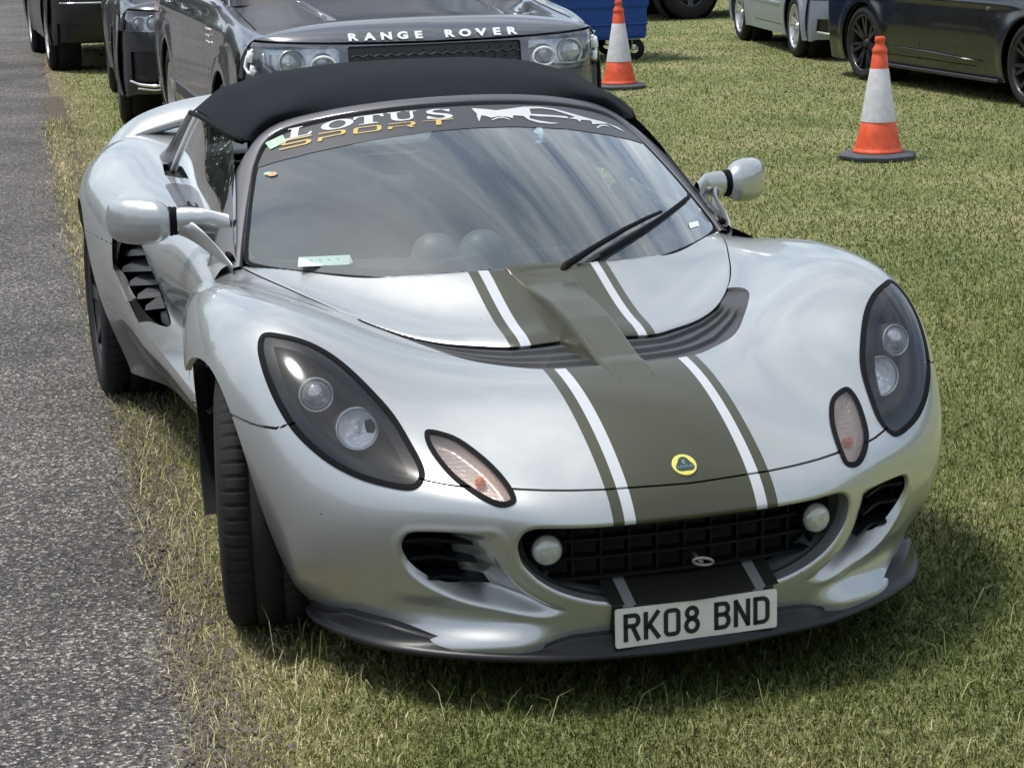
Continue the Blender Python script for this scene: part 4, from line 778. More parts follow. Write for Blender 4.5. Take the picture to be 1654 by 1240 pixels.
# ---- mirrors ----------------------------------------------------------------------------------
def mirror_pod(sd):
    n, k = 36, 30; rows = []
    for i in range(k+1):
        t = .5-.5*math.cos(math.pi*i/k); x = .784+(.940-.784)*t
        hz = float(np.interp(t, [0,.04,.12,.25,.45,.7,.85,.93,.975,1], [.030,.040,.050,.058,.062,.060,.053,.043,.028,.001])); dy = float(np.interp(t, [0,.05,.2,.5,.75,.9,.97,1], [.032,.044,.062,.070,.062,.044,.024,.001]))
        zc = .7765+float(np.interp(t, [0,.3,1], [.001,.0,-.003])); yc = 1.752+.105*t-.006*math.sin(t*math.pi); row = []
        for j in range(n+1):
            a = 2*math.pi*j/n; ca, sa = math.cos(a), math.sin(a); p = 2/2.5
            yy = -abs(ca)**p*dy if ca > 0 else abs(ca)**p*dy*.45
            row.append((sd*x, yc+yy, zc+math.copysign(abs(sa)**p, sa)*hz))
        rows.append(row)
    m = recalc(sheet(np.array(rows)).m)
    c = m[0].mean(0)
    if ((m[0]-c)*m[1]).sum() < 0: m = (m[0], -m[1], m[2][:, ::-1])
    o = put('door_mirror', m, M['silver'], car)
    mb = MB(); mb.lathe([(.0001,-.001),(.040,-.001),(.046,.002)], 24, Matrix.Translation((sd*.862,1.835,.778)) @ Matrix.Rotation(R(30)*sd, 4, 'Z') @ Matrix.Diagonal((1.55,1,1,1)).to_4x4() @ Matrix.Rotation(R(-90), 4, 'X')); mb.build('mirror_glass', M['chrome'], o)
    mb = MB(); rc = []
    for x, hz, dy in ((.789,.036,.036),(.786,.039,.040),(.780,.0385,.039),(.777,.036,.036),(.773,.038,.038),(.768,.0365,.036),(.764,.034,.034)): rc.append([(sd*x, 1.745+dy*math.cos(2*math.pi*j/24)*.8, .777+hz*math.sin(2*math.pi*j/24)) for j in range(25)])
    S = sheet(np.array(rc)); mm = recalc(S.m); c = mm[0].mean(0)
    if ((mm[0]-c)*mm[1]).sum() < 0: mm = (mm[0], -mm[1], mm[2][:, ::-1])
    put('rubber_boot', mm, M['rubber'], o)
    # tapered arm splitting into an upper bar and a lower strut
    def arm(pts, rad, name):
        rows = []
        for (x, y, z), (ry, rz_) in zip(smooth_curve(pts, 6), smooth_curve(rad, 6)): rows.append([(sd*x, y+ry*math.cos(2*math.pi*j/20), z+rz_*math.sin(2*math.pi*j/20)) for j in range(21)])
        S = sheet(np.array(rows)); mm = recalc(S.m); c = mm[0].mean(0)
        if ((mm[0]-c)*mm[1]).sum() < 0: mm = (mm[0], -mm[1], mm[2][:, ::-1])
        put(name, mm, M['silver'], o)
    arm([(.770,1.745,.777),(.742,1.738,.779),(.705,1.72,.778),(.668,1.665,.775),(.648,1.64,.772)], [(.030,.035),(.028,.034),(.024,.032),(.022,.030),(.022,.030)], 'mirror_arm')
    arm([(.766,1.745,.768),(.738,1.728,.755),(.712,1.66,.735),(.690,1.54,.712),(.672,1.47,.690)], [(.028,.028),(.026,.028),(.024,.024),(.022,.020),(.020,.015)], 'mirror_strut')
for sd in (-1, 1): mirror_pod(sd)
# ---- wiper ---------------------------------------------------------------------------------------
def scp(s, h, d=0.0): return Vector(screen(np.array([s]), np.array([h]), d)[0])
mb = MB(); mb.tube([scp(.055,-.03,.012), scp(.09,.0,.022), scp(.22,.055,.026), scp(.40,.118,.026), scp(.56,.160,.022), scp(.66,.180,.018)], [.010,.010,.0075,.0065,.0055,.005], 8); wp = mb.build('wiper_arm', M['rubber'], car, smooth=True)
mb = MB(); mb.tube([scp(s, -.004+.232*((s-.16)/.77)**.86, .008) for s in np.linspace(.16,.93,14)], .0042, 6)
mb.tube([scp(s, -.002+.235*((s-.16)/.77)**.86, .018) for s in np.linspace(.25,.93,12)], [.003]*12, 6); mb.build('wiper_blade', M['rubber'], wp, smooth=True)
# ---- cabin ----------------------------------------------------------------------------------------
mb = MB(); xs = np.linspace(-.62,.62,33); V = []; F = []
for t in range(9):
    for x in xs:
        yb_ = 1.045+.44*(x/.65)**2; y = yb_+(1.62-yb_)*t/8*1.0; z = .690+.016*math.sin(t/8*math.pi)-.05*(t/8)**3; V.append((x, y, z))
F = [(r*33+i, r*33+i+1, (r+1)*33+i+1, (r+1)*33+i) for r in range(8) for i in range(32)]; mb.add(V, F); mb.build('dashboard', M['interior'], car, smooth=True)
for x in (-.115,.01): 
    mb = MB(); mb.lathe([(.062,-.012),(.058,.012),(.046,.032),(.026,.046),(.0001,.050)], 24, Matrix.Translation((x-.05,1.40,.705))); mb.build('dash_pod', pr('pod_grey', (.10,.11,.11), rough=.5) if x < 0 else bpy.data.materials['pod_grey'], car, smooth=True)
mb = MB(); mb.box(-.62,.62,1.2,2.72,.20,.24); mb.box(-.645,-.60,1.45,2.66,.24,.64); mb.box(.60,.645,1.45,2.66,.24,.64); mb.box(-.62,.62,2.66,2.70,.24,.80); mb.build('cabin_tub', M['interior'], car)
for sd in (-1, 1):
    prof = [(2.02,.36),(2.10,.40),(2.22,.42),(2.34,.44),(2.44,.56),(2.50,.72),(2.53,.84),(2.545,.92)]; rows = []
    for y, z in smooth_curve(prof, 4): w = np.interp(z, [.36,.44,.6,.80,.86,.92], [.20,.21,.22,.17,.12,.09]); rows.append([(sd*.28+w*a, y-.05*a*a*(1 if z > .45 else .0), z+.05*a*a*(z < .5)) for a in np.linspace(-1,1,13)])
    S = sheet(np.array(rows), ref=(0,-1,.5)); mm = hem(S.m, .07); st = put('seat', mm, M['seat'] if 'seat' in M else M.setdefault('seat', pr('seat_cloth', (.045,.047,.05), rough=.85, bump=.3)), car)
mb = MB(); wc_ = Vector((-.28,1.72,.66)); Mw = Matrix.Translation(wc_) @ Matrix.Rotation(R(68), 4, 'X'); mb.tube([Mw @ Vector((.165*math.cos(a), .165*math.sin(a), 0)) for a in np.linspace(0, 2*math.pi, 40, endpoint=False)], .013, 8, closed=True)
for a in (90, 210, 330): mb.tube([Mw @ Vector((0,0,-.01)), Mw @ Vector((.16*math.cos(R(a)), .16*math.sin(R(a)), 0))], .011, 6)
mb.lathe([(.05,-.02),(.05,.012),(.0001,.02)], 20, Mw); mb.build('steering_wheel', M['rubber'], car, smooth=True)
mb = MB(); mb.tube([(-.42,2.56,.45),(-.42,2.55,.98),(-.30,2.52,1.06),(.30,2.52,1.06),(.42,2.55,.98),(.42,2.56,.45)], .022, 8); mb.build('roll_bar', M['rubber'], car, smooth=True)
nn = thing('paper_note', 'white handwritten paper note lying on the dashboard behind the windscreen', 'paper', (-.465,1.33,.712), R(-8))
mb = MB(); mb.add([(-.066,-.032,.0),(.058,-.036,.0),(.070,-.010,.0),(.066,.030,.012),(-.060,.034,.012)], [(0,1,2,3,4)]); mb.build('sheet', M['paper'], nn); mb = MB()
for i in range(8): mb.tube([(-.045+.011*i, .003+.006*(i % 2), .0095-.004+.004*(i%2)), (-.040+.011*i, -.006+.008*((i+1) % 2), .006)], .0007, 4)
mb.build('handwriting', M['ink'], nn)
# ---- wheels -------------------------------------------------------------------------------------------
def wheel(name_, cx, cy, cz, r, w, rimr, sd, steer, parent):
    Mx = Matrix.Translation((cx, cy, cz)) @ Matrix.Rotation(R(steer), 4, 'Z') @ Matrix.Rotation(R(90)*sd, 4, 'Y')     # local z = outward
    h = w/2; prof = [(rimr,-h+.012),(rimr+.012,-h+.004),(r-.06,-h-.002),(r-.022,-h+.004),(r-.008,-h+.014),(r-.002,-h+.028)]
    tread = [(-h+.030,0),(-.034,0),(-.0335,1),(-.0275,1),(-.027,0),(.027,0),(.0275,1),(.0335,1),(.034,0),(h-.030,0)]
    prof += [(r-(.007 if g else 0), z) for z, g in tread]+[(r-.002,h-.028),(r-.008,h-.014),(r-.022,h-.004),(r-.06,h+.002),(rimr+.012,h-.004),(rimr,h-.012)]
    nseg = 420; V = []; F = []; np_ = len(prof)
    for j in range(nseg):
        a = 2*math.pi*j/nseg; sip = (j % 7) == 0
        for i, (pr_, z) in enumerate(prof):
            rr = pr_
            if sip and (i in (5,6,7) or i in (np_-7,np_-8,np_-6)) : rr -= .006
            if i in (8,9) and False: rr -= 0
            V.append(Mx @ Vector((rr*math.cos(a), rr*math.sin(a), z)))
    for j in range(nseg):
        for i in range(np_-1): F.append((j*np_+i, ((j+1) % nseg)*np_+i, ((j+1) % nseg)*np_+i+1, j*np_+i+1))
    t_ = mesh_np('tyre', V, np.array(F), M['tyre'], parent)
    mb = MB(); mb.lathe([(rimr+.004,-h+.010),(rimr-.012,-h+.02),(rimr-.02,0),(rimr-.012,h-.02),(rimr+.004,h-.008),(rimr-.004,h-.006),(rimr-.016,h-.016)], 48, Mx)
    rim = mb.build('rim', M['rim'], t_, smooth=True)
    mb = MB(); mb.lathe([(.0001,h-.030),(.030,h-.030),(.034,h-.036),(.05,h-.05),(.05,h-.09)], 24, Mx)
    for k in range(8):
        a = 2*math.pi*k/8; L = rimr-.012; Ms = Mx @ Matrix.Rotation(a, 4, 'Z')
        mb.add([Ms @ Vector(p) for p in ((.03,-.016,h-.034),(.03,.016,h-.034),(L,.024,h-.016),(L,-.024,h-.016),(.03,-.016,h-.06),(.03,.016,h-.06),(L,.024,h-.045),(L,-.024,h-.045))], [(0,1,2,3),(4,7,6,5),(0,4,5,1),(1,5,6,2),(2,6,7,3),(3,7,4,0)])
    mb.build('spokes', M['rim'], rim)
    mb = MB(); mb.lathe([(.06,h-.11),(.14,h-.11),(.14,h-.13)], 32, Mx); mb.build('brake_disc', M['lamp_ring'], rim, smooth=True)
M['rim'] = pr('rim_black', (.012,.012,.014), rough=.35, coat=.3)
wheel('front', -.722, FYC, .293, .293, .196, .205, -1, -10, car); wheel('front', .722, FYC, .293, .293, .196, .205, 1, -10, car)
wheel('rear', -.775, RYC, .312, .312, .225, .222, -1, 0, car); wheel('rear', .775, RYC, .312, .312, .225, .222, 1, 0, car)
# arch liners: a dark half tunnel over each tyre
for (yc, zc, r, x0, x1, x2) in ((FYC,.3,FR+.012,.46,.812,.675),(RYC,.31,RR+.012,.50,.86,.80)):
    for sd in (-1, 1):
        th = np.linspace(R(-28), R(208), 60); xs_ = [x0+(x1-x0)*float(sm(np.array((math.sin(a)+.75)/.9)))+(x2-x1)*0 if False else (x2+(min(x1, .788 if yc < 1 else x1)-.012-x2)*float(sm(np.array((math.sin(a)+.35)/1.1))) if math.cos(a) < 0 else x1-.022*(math.sin(a) > .45)) for a in th]
        ky = lambda a: 1+(.062/FR if (yc < 1 and math.cos(a) > 0) else 0)
        G = np.array([[(sd*(x0+(xo_-x0)*t), yc+ky(a)*r*math.cos(a), zc+r*math.sin(a)) for t in (0,.5,1)]+[(sd*xo_, yc+ky(a)*(r+.03*(math.cos(a) > .3))*math.cos(a), zc+(r+.03*(math.cos(a) > .3))*math.sin(a))] for a, xo_ in zip(th, xs_)]); o = put('wheel_arch_liner', sheet(G).m, M['black'], car)
        mb = MB(); mb.add([(sd*x0, yc+ky(a)*r*math.cos(a), zc+r*math.sin(a)) for a in th], [tuple(range(60))]); mb.build('arch_wall', M['black'], o)
# underbody
mb = MB(); mb.box(-.45,.45,.30,.6,.125,.165); mb.box(-.58,.58,1.0,3.6,.125,.165); mb.box(-.64,.64,1.3,2.75,.14,.22); mb.build('underbody', M['black'], car)
# ================================================================== surroundings
GR = (-.93, .45)   # path edge helper: x of the tarmac edge at distance y
def edge(y): return np.interp(y, [-30,.067,.882,2.2,3.84,7.59,17.0,33.7,60,120], [-1.1,-.966,-.912,-.845,-.765,-.616,-.10,.817,2.2,5.4])
def asphalt():
    m, t, o = nt('tarmac'); p = node(t, 'ShaderNodeBsdfPrincipled', Roughness=.85); t.links.new(p.outputs[0], o.inputs[0]); g = node(t, 'ShaderNodeNewGeometry')
    v = node(t, 'ShaderNodeTexVoronoi', Scale=150.0); v2 = node(t, 'ShaderNodeTexNoise', Scale=1.1, Detail=6.0, Roughness=.6); v3 = node(t, 'ShaderNodeTexNoise', Scale=60.0, Detail=6.0, Roughness=.8)
    for n in (v, v2, v3): t.links.new(g.outputs['Position'], n.inputs['Vector'])
    sc = node(t, 'ShaderNodeSeparateColor'); t.links.new(v.outputs['Color'], sc.inputs[0])
    cr = node(t, 'ShaderNodeValToRGB'); e = cr.color_ramp.elements; e[0].position = 0; e[0].color = (.014,.012,.0115,1); e[1].position = 1; e[1].color = (.40,.37,.34,1); x = cr.color_ramp.elements.new(.45); x.color = (.050,.045,.042,1); x = cr.color_ramp.elements.new(.85); x.color = (.130,.118,.110,1)
    t.links.new(sc.outputs[0], cr.inputs[0]); mr = node(t, 'ShaderNodeMapRange'); mr.inputs[1].default_value = .3; mr.inputs[2].default_value = .7; mr.inputs[3].default_value = .60; mr.inputs[4].default_value = 1.6; t.links.new(v2.outputs[0], mr.inputs[0])
    mu = node(t, 'ShaderNodeVectorMath', operation='SCALE'); t.links.new(cr.outputs[0], mu.inputs[0]); t.links.new(mr.outputs[0], mu.inputs['Scale'])
    m3 = node(t, 'ShaderNodeMapRange'); m3.inputs[1].default_value = .3; m3.inputs[2].default_value = .7; m3.inputs[3].default_value = .6; m3.inputs[4].default_value = 1.4; t.links.new(v3.outputs[0], m3.inputs[0]); mu2 = node(t, 'ShaderNodeVectorMath', operation='SCALE'); t.links.new(mu.outputs[0], mu2.inputs[0]); t.links.new(m3.outputs[0], mu2.inputs['Scale']); t.links.new(mu2.outputs[0], p.inputs['Base Color'])
    b = node(t, 'ShaderNodeBump', Strength=1.0, Distance=.006); t.links.new(v.outputs['Distance'], b.inputs['Height']); t.links.new(b.outputs[0], p.inputs['Normal']); return m
ys = np.concatenate([np.linspace(-6, 12, 1100), np.linspace(12.1, 90, 200)]); jit = .012*rng.normal(size=len(ys))+.016*np.sin(ys*9.1)+.012*np.sin(ys*21.7+1)
ex = edge(ys)+jit; rows = np.array([[(e_, y, .004), (e_-.10, y, .012), (e_-.8, y, .014), (-14, y, .014)] for e_, y in zip(ex, ys)]); sh = sheet(rows); put('tarmac_path', sh.m, asphalt())['kind'] = 'structure'
# ---- grass ---------------------------------------------------------------------------------------
from mathutils import noise as mn
def field(x, y, s, seed=0):
    return np.array([mn.noise(Vector((a*s, b*s, seed))) for a, b in zip(x, y)])
def camdist(x, y): return np.hypot(x+1.3976, y+3.368)
def inview(x, y, pad=.3):
    q = np.stack([x+1.3976, y+3.368, np.full_like(x, -1.57)], 1); Rm = np.array([[.95601,-.29240,-.02339],[-.09183,-.22261,-.97057],[.27859,.93003,-.23966]]); c = q@Rm.T; u = 3173.9*c[:,0]/c[:,2]; v = 3173.9*c[:,1]/c[:,2]
    return (c[:,2] > 0) & (np.abs(u) < 827+pad*300) & (v < 620+260) & (v > -700)
def grass(name, n, x0, x1, y0, y1, hmin, hmax, wd, kind, dens=None, lean=.5, seed=1):
    r = np.random.default_rng(seed); x = r.uniform(x0, x1, n); y = r.uniform(y0, y1, n); k = inview(x, y) & (x > edge(y)-.03+r.normal(size=n)*.03)
    # thin towards the ragged verge, none in the deep shade under the tyres
    x, y = x[k], y[k]; n = len(x); cl = field(x[::1], y[::1], 1.3) if n < 60000 else np.interp(np.arange(n), np.arange(0, n, 1), np.zeros(n)); return x, y, r
def blades(name, x, y, r, hmin, hmax, wd, mat, lean=.6):
    n = len(x); h = r.uniform(hmin, hmax, n)*r.choice([1.0,1.0,.8,1.35], n); a = r.uniform(0, 2*math.pi, n); ln = r.uniform(.1, 1.0, n)**.6*lean; b = a+r.uniform(-math.pi, math.pi, n)
    dx, dy = np.cos(a), np.sin(a); tx, ty = np.cos(b)*ln*h, np.sin(b)*ln*h; w = wd*r.uniform(.6, 1.3, n)*np.clip((camdist(x, y)/4.5)**.62, .8, 4); z0 = np.full(n, -.004)
    P = lambda fx, hh, ww, s: np.stack([x+tx*fx+dx*ww*s, y+ty*fx+dy*ww*s, z0+hh], 1)
    c = np.clip(1-.40*ln**2, .35, 1); tip = np.where(ln > .8, r.uniform(.3, 1, n), 1)
    V = np.stack([P(0,0*h,w,-1), P(0,0*h,w,1), P(.35,h*.75*c,w*.8,1), P(.35,h*.75*c,w*.8,-1), P(1,h*c*tip,0*w,0)], 1).reshape(-1, 3); i = np.arange(n)*5
    F = np.concatenate([np.stack([i,i+1,i+2],1), np.stack([i,i+2,i+3],1), np.stack([i+3,i+2,i+4],1)])
    side = np.repeat(np.stack([dy*.55, -dx*.55, np.full(n, .83)], 1)*np.where(r.uniform(size=n) < .5, 1, -1)[:, None]*[1,1,0]+[0,0,.83], 5, 0); o = mesh_np(name, V, F, mat, None, N=side/np.linalg.norm(side, axis=1, keepdims=True), smooth=True); at = o.data.attributes.new('tone', 'FLOAT', 'POINT'); tn = r.uniform(0, 1, n); at.data.foreach_set('value', np.repeat(tn, 5).astype(np.float32)); return o
def grass_mat():
    m, t, o = nt('grass_blades'); g = node(t, 'ShaderNodeNewGeometry'); at = node(t, 'ShaderNodeAttribute', attribute_name='tone')
    n1 = node(t, 'ShaderNodeTexNoise', Scale=.75, Detail=8.0, Roughness=.6); n2 = node(t, 'ShaderNodeTexNoise', Scale=4.0, Detail=5.0, Roughness=.7)
    for n in (n1, n2): t.links.new(g.outputs['Position'], n.inputs['Vector'])
    sx = node(t, 'ShaderNodeSeparateXYZ'); t.links.new(g.outputs['Position'], sx.inputs[0])
    # verge gets drier: distance from the path edge (x + .9 - .17*(y-.9))
    a = node(t, 'ShaderNodeMath', operation='MULTIPLY_ADD'); a.inputs[1].default_value = .58; t.links.new(at.outputs['Fac'], a.inputs[0]); t.links.new(n1.outputs[0], a.inputs[2])
    b = node(t, 'ShaderNodeMath', operation='MULTIPLY_ADD'); b.inputs[1].default_value = .35; t.links.new(n2.outputs[0], b.inputs[0]); t.links.new(a.outputs[0], b.inputs[2])
    e = node(t, 'ShaderNodeMath', operation='MULTIPLY_ADD'); e.inputs[1].default_value = -.055; t.links.new(sx.outputs[1], e.inputs[0]); t.links.new(sx.outputs[0], e.inputs[2])
    er = node(t, 'ShaderNodeMapRange'); er.inputs[1].default_value = -1.05; er.inputs[2].default_value = -.45; er.inputs[3].default_value = .46; er.inputs[4].default_value = 0; t.links.new(e.outputs[0], er.inputs[0])
    s = node(t, 'ShaderNodeMath', operation='ADD'); t.links.new(b.outputs[0], s.inputs[0]); t.links.new(er.outputs[0], s.inputs[1])
    cr = node(t, 'ShaderNodeValToRGB'); el = cr.color_ramp.elements; el[0].position = .55; el[0].color = (.118,.158,.038,1); el[1].position = 1.22/1.0 if False else 1.0; el[1].color = (.78,.69,.42,1)
    x = el.new(.74); x.color = (.245,.285,.080,1); x = el.new(.90); x.color = (.44,.425,.165,1)
    mr = node(t, 'ShaderNodeMapRange'); mr.inputs[1].default_value = .25; mr.inputs[2].default_value = 1.42; t.links.new(s.outputs[0], mr.inputs[0])
    t.links.new(mr.outputs[0], cr.inputs[0]); d = node(t, 'ShaderNodeBsdfDiffuse'); tl = node(t, 'ShaderNodeBsdfTranslucent'); gl = node(t, 'ShaderNodeBsdfGlossy', Roughness=.45); gl.inputs[0].default_value = (.6,.6,.5,1)
    for q in (d, tl): t.links.new(cr.outputs[0], q.inputs[0])
    m1 = node(t, 'ShaderNodeMixShader'); m1.inputs[0].default_value = .34; t.links.new(d.outputs[0], m1.inputs[1]); t.links.new(tl.outputs[0], m1.inputs[2]); m2 = node(t, 'ShaderNodeMixShader'); m2.inputs[0].default_value = .05; t.links.new(m1.outputs[0], m2.inputs[1]); t.links.new(gl.outputs[0], m2.inputs[2]); t.links.new(m2.outputs[0], o.inputs[0]); return m
GM = grass_mat()
def scatter(n, x0, x1, y0, y1, seed, spread=.03):
    r = np.random.default_rng(seed); x = r.uniform(x0, x1, n); y = r.uniform(y0, y1, n); k = inview(x, y) & (x > edge(y)+r.normal(size=n)*spread+.02); return x[k], y[k], r
parts_ = []
r = np.random.default_rng(5); n = 1500000; rad = 2.6*np.exp(r.uniform(0, math.log(44/2.6), n)); th = r.uniform(R(-4), R(40), n)     # density falls off smoothly with distance
x = -1.3976+rad*np.sin(th); y = -3.368+rad*np.cos(th); k = inview(x, y) & (x > edge(y)+r.normal(size=n)*.03) & (r.uniform(size=n) < np.clip((x-edge(y))/.20+.10*np.sin(y*7)+.05, .12, 1)); x, y = x[k], y[k]
tag(blades('short_grass', x, y, r, .012, .028, .0014, GM, lean=1.3), 'short patchy yellow-green grass covering the field', 'grass', kind='stuff')
x, y, r = scatter(12000, -1.5, 3.2, -1.0, 3.4, 9, .06); o = blades('long_grass', x, y, r, .045, .11, .0011, GM, lean=1.0); tag(o, 'sparse long dry grass stalks in front of the silver car', 'grass', kind='stuff')

# crumbled grit and soil along the broken edge of the path
def grit(n, seed):
    r = np.random.default_rng(seed); y = r.uniform(-1.2, 14, n); x = edge(y)+r.normal(size=n)*.05+.01; k = inview(x, y); x, y = x[k], y[k]; n = len(x); s = r.uniform(.0015, .006, n)*np.where(r.uniform(size=n) > .93, 1.7, 1)
    base = np.array([(1,0,-.3),(-.5,.87,-.3),(-.5,-.87,-.3),(.1,.1,.8),(.6,.7,.2),(-.9,.1,.2)]); V = (base[None]*s[:, None, None]*r.uniform(.7, 1.3, (n, 6, 3))+np.stack([x, y, np.full(n, .010)+s*.3], 1)[:, None]).reshape(-1, 3)
    f = np.array([(0,4,3),(4,1,3),(1,5,3),(5,2,3),(2,0,3),(0,1,4),(1,2,5)]); F = (f[None]+(np.arange(n)*6)[:, None, None]).reshape(-1, 3); return mesh_np('path_edge_grit', V, F, M['grit'], smooth=False)
M['grit'] = pr('grit', (.12,.105,.085), rough=.9, var=.45, vscale=60); tag(grit(26000, 21), 'loose grit and soil crumbs along the edge of the tarmac path', 'grit', kind='stuff')
r = np.random.default_rng(31); y = r.uniform(-1.2, 12, 30000); x = edge(y)+r.normal(size=30000)*.045; k = inview(x, y); o = blades('verge_straw', x[k], y[k], r, .02, .06, .0010, GM, lean=1.6); tag(o, 'dry straw-coloured grass straggling over the path edge', 'grass', kind='stuff')
# ================================================================== other vehicles
M['dark_glass'] = pr('dark_glass', (.010,.012,.014), rough=.04, coat=1); M['head_glass'] = glass('headlamp_cover', (.95,.96,.97), refl=1.0)
M['head_in'] = pr('headlamp_inside', (.50,.52,.54), rough=.2, metal=.6, var=.35, vscale=22); M['black_trim'] = pr('black_trim', (.012,.013,.015), rough=.4, var=.2, vscale=6)
M['alloy'] = pr('alloy_silver', (.58,.58,.60), rough=.28, metal=.6, var=.08, vscale=14); M['led'] = pr('lamp_white', (.85,.88,.90), rough=.3); M['tail_red'] = pr('tail_red', (.30,.012,.01), rough=.15, coat=1)
def vehicle(name, label, cat, loc, rz, sc_, P, mat, group='cars parked on the field'):
    """P: L length, W half width, H height, zs sill, zb belt, zh bonnet edge, zc scuttle, yc scuttle y, yd rear deck y, f/r wheel y, wr wheel radius, nose/tail bluntness"""
    root = thing(name, label, cat, loc, R(rz), group); root.scale = (sc_,)*3; g = P
    W, L, zs, zb, zh, zc = g['W'], g['L'], g['zs'], g['zb'], g['zh'], g['zc']; tail = g.get('tail', zb-.02); yf, yr, wr = g['yf'], g['yr'], g['wr']; wrap = g.get('wrap', .42)
    xf = np.array([0,.34,.62,.82,.925,.975,1.0,1.0,.97])*W
    def side(y, T, S, sh=0): 
        zz = [T+.02, T+.015, T, T-.03, S, S-.10, S-.10-(S-.10-zs)*.30, zs+(S-zs)*.30, zs]; return [(x-sh, y, z) for x, z in zip(xf, zz)]
    def wrapd(y, z, sgn, zsd, squeeze=1.0):
        ww = np.array([0,.012,.035,.09,.19,.27,.34,.39,.42])*wrap/.42; xx = np.array([0,.33,.60,.80,.90,.945,.965,.965,.955])*W*squeeze
        zz = [z, z, z, z-.004, z-.012, z-.03-.06*max(0, (z-zs)), *(z-(z-zs)*np.array([.30,.58,.92]))]; return [(x, y+sgn*w, q) for x, w, q in zip(xx, ww, zz)]
    rows = [wrapd(.10,zs+.02,1,0), wrapd(.035,zs+.14,1,0), wrapd(.0,(zs+zh)*.46,1,0), wrapd(.0,zh-.24,1,0), wrapd(.02,zh-.08,1,0), wrapd(.07,zh,1,0)]
    rows += [[(x, y+w*.55, z) for (x, _, z), w in zip(side(0, T, S), np.array([0,.01,.03,.08,.15,.2,.25,.3,.32]))] for y, T, S in ((.22, zh+.045, zh-.035),(.50, zh+(zc-zh)*.45, zh+(zb-zh)*.25))]
    rows += [side((.50+g['yc'])/2+.1, zh+(zc-zh)*.8, zh+(zb-zh)*.6), side(g['yc'], zc, zb-.01)]
    for t in (.25,.5,.75,1): y = g['yc']+(g['yd']-g['yc'])*t; rows.append(side(y, zb+.02, zb+.012*t))
    rows += [[(x, y-w*.5, z) for (x, _, z), w in zip(side(0, T, S), np.array([0,.01,.03,.07,.13,.18,.22,.26,.28]))] for y, T, S in ((L-.24, tail, tail-.05),)]
    rows += [wrapd(L-.04,tail-.04,-1,0), wrapd(L-.005,tail-.20,-1,0), wrapd(L,(zs+tail)*.5,-1,0), wrapd(L-.03,zs+.14,-1,0), wrapd(L-.12,zs+.02,-1,0)]
    S = Surf(interp_net(np.array(rows)), 260, 110).orient((1,0,0)); 
    m = S.m; ar = wr+g.get('gap', .045); arch = lambda V, k=0: np.maximum(*[np.where(V[:,0] > W*.7, ar-k-np.hypot(V[:,1]-yy, V[:,2]-wr), -1.) for yy in (yf, yr)])
    if g.get('flare'): 
        V = S.V; d = np.minimum(*[np.hypot(V[:,1]-yy, V[:,2]-wr) for yy in (yf, yr)]); b = np.exp(-((d-ar-.02)/.07)**2)*(V[:,0] > W*.8)*g['flare']; V = V+np.stack([b, 0*b, 0*b], 1); S.V = V; S.redo(); m = S.m
    crz = g.get('crease', zb-.16); V = S.V; b = .012*np.exp(-((V[:,2]-crz)/.035)**2)*(V[:,0] > W*.88)*(V[:,1] > .9)*(V[:,1] < L-.5); S.V = V+np.stack([b, 0*b, 0*b], 1); S.redo(); m = S.m
    m = clip(m, arch(m[0]))
    base = m
    # shut lines on the side and round the bonnet
    V = m[0]; sd_ = V[:,0] > W*.86; f = np.full(len(V), 1.)
    for y0 in g['doors']: f = np.minimum(f, np.where(sd_ & (V[:,2] > zs+.10), np.abs(V[:,1]-y0-.05*(V[:,2]-zb))-.004, 1))
    f = np.minimum(f, np.where(sd_ & (V[:,1] > g['doors'][0]) & (V[:,1] < g['doors'][-1]), np.abs(V[:,2]-zs-.10)-.004, 1))
    bl = np.abs(V[:,0]-W*g.get('bonnet', .86))-.005; nz = m[1]; f = np.minimum(f, np.where((V[:,1] < g['yc']-.03) & (V[:,1] > .45) & (nz[:,2] > .35), bl, 1))
    # bonnet leading edge
    f = np.minimum(f, np.where((V[:,1] < .5) & (nz[:,1] < -.3), np.abs(V[:,2]-(zh-.045+.03*(V[:,0]/W)**2-.10*max(0, 0)))-.006, 1)); m = clip(m, -f)
    gx, gz0, gz1 = g['grille']; lampz0, lampz1, lx0, lx1 = g['lamp']
    def front_box(V, x0, x1, z0, z1, rr=.03): q = np.stack([np.abs(np.abs(V[:,0])-(x0+x1)/2)-(x1-x0)/2+rr, np.abs(V[:,2]-(z0+z1)/2)-(z1-z0)/2+rr], 1); d = np.hypot(*np.maximum(q, 0).T)+np.minimum(q.max(1), 0)-rr; return np.where(V[:,1] < .62, d, 1.)
    lampf = lambda V: np.where((V[:,1] < .75), front_box(V, lx0, lx1, lampz0, lampz1, .035)+.0, 1.)
    lampf2 = lambda V: front_box(V, lx0, 3, lampz0+.0, lampz1, .03) if lx1 > W*.9 else lampf(V)
    gf_ = lambda V: front_box(V, -.01 if False else 0, gx, gz0, gz1, .02); gfs = lambda V: np.where(V[:,1] < .5, np.maximum(V[:,0]-gx+.0, np.abs(V[:,2]-(gz0+gz1)/2)-(gz1-gz0)/2), 1.)
    lamp = clip(m, lampf2(m[0])); lamp = clip(lamp, lamp[0][:,1]-g.get('lampy', .55)); 
    lf = lambda V: np.maximum(lampf2(V), V[:,1]-g.get('lampy', .55)); body = clip(m, -lf(m[0])-.003)
    gr_ = clip(body, gfs(body[0])); body = clip(body, -gfs(body[0]))
    low = None
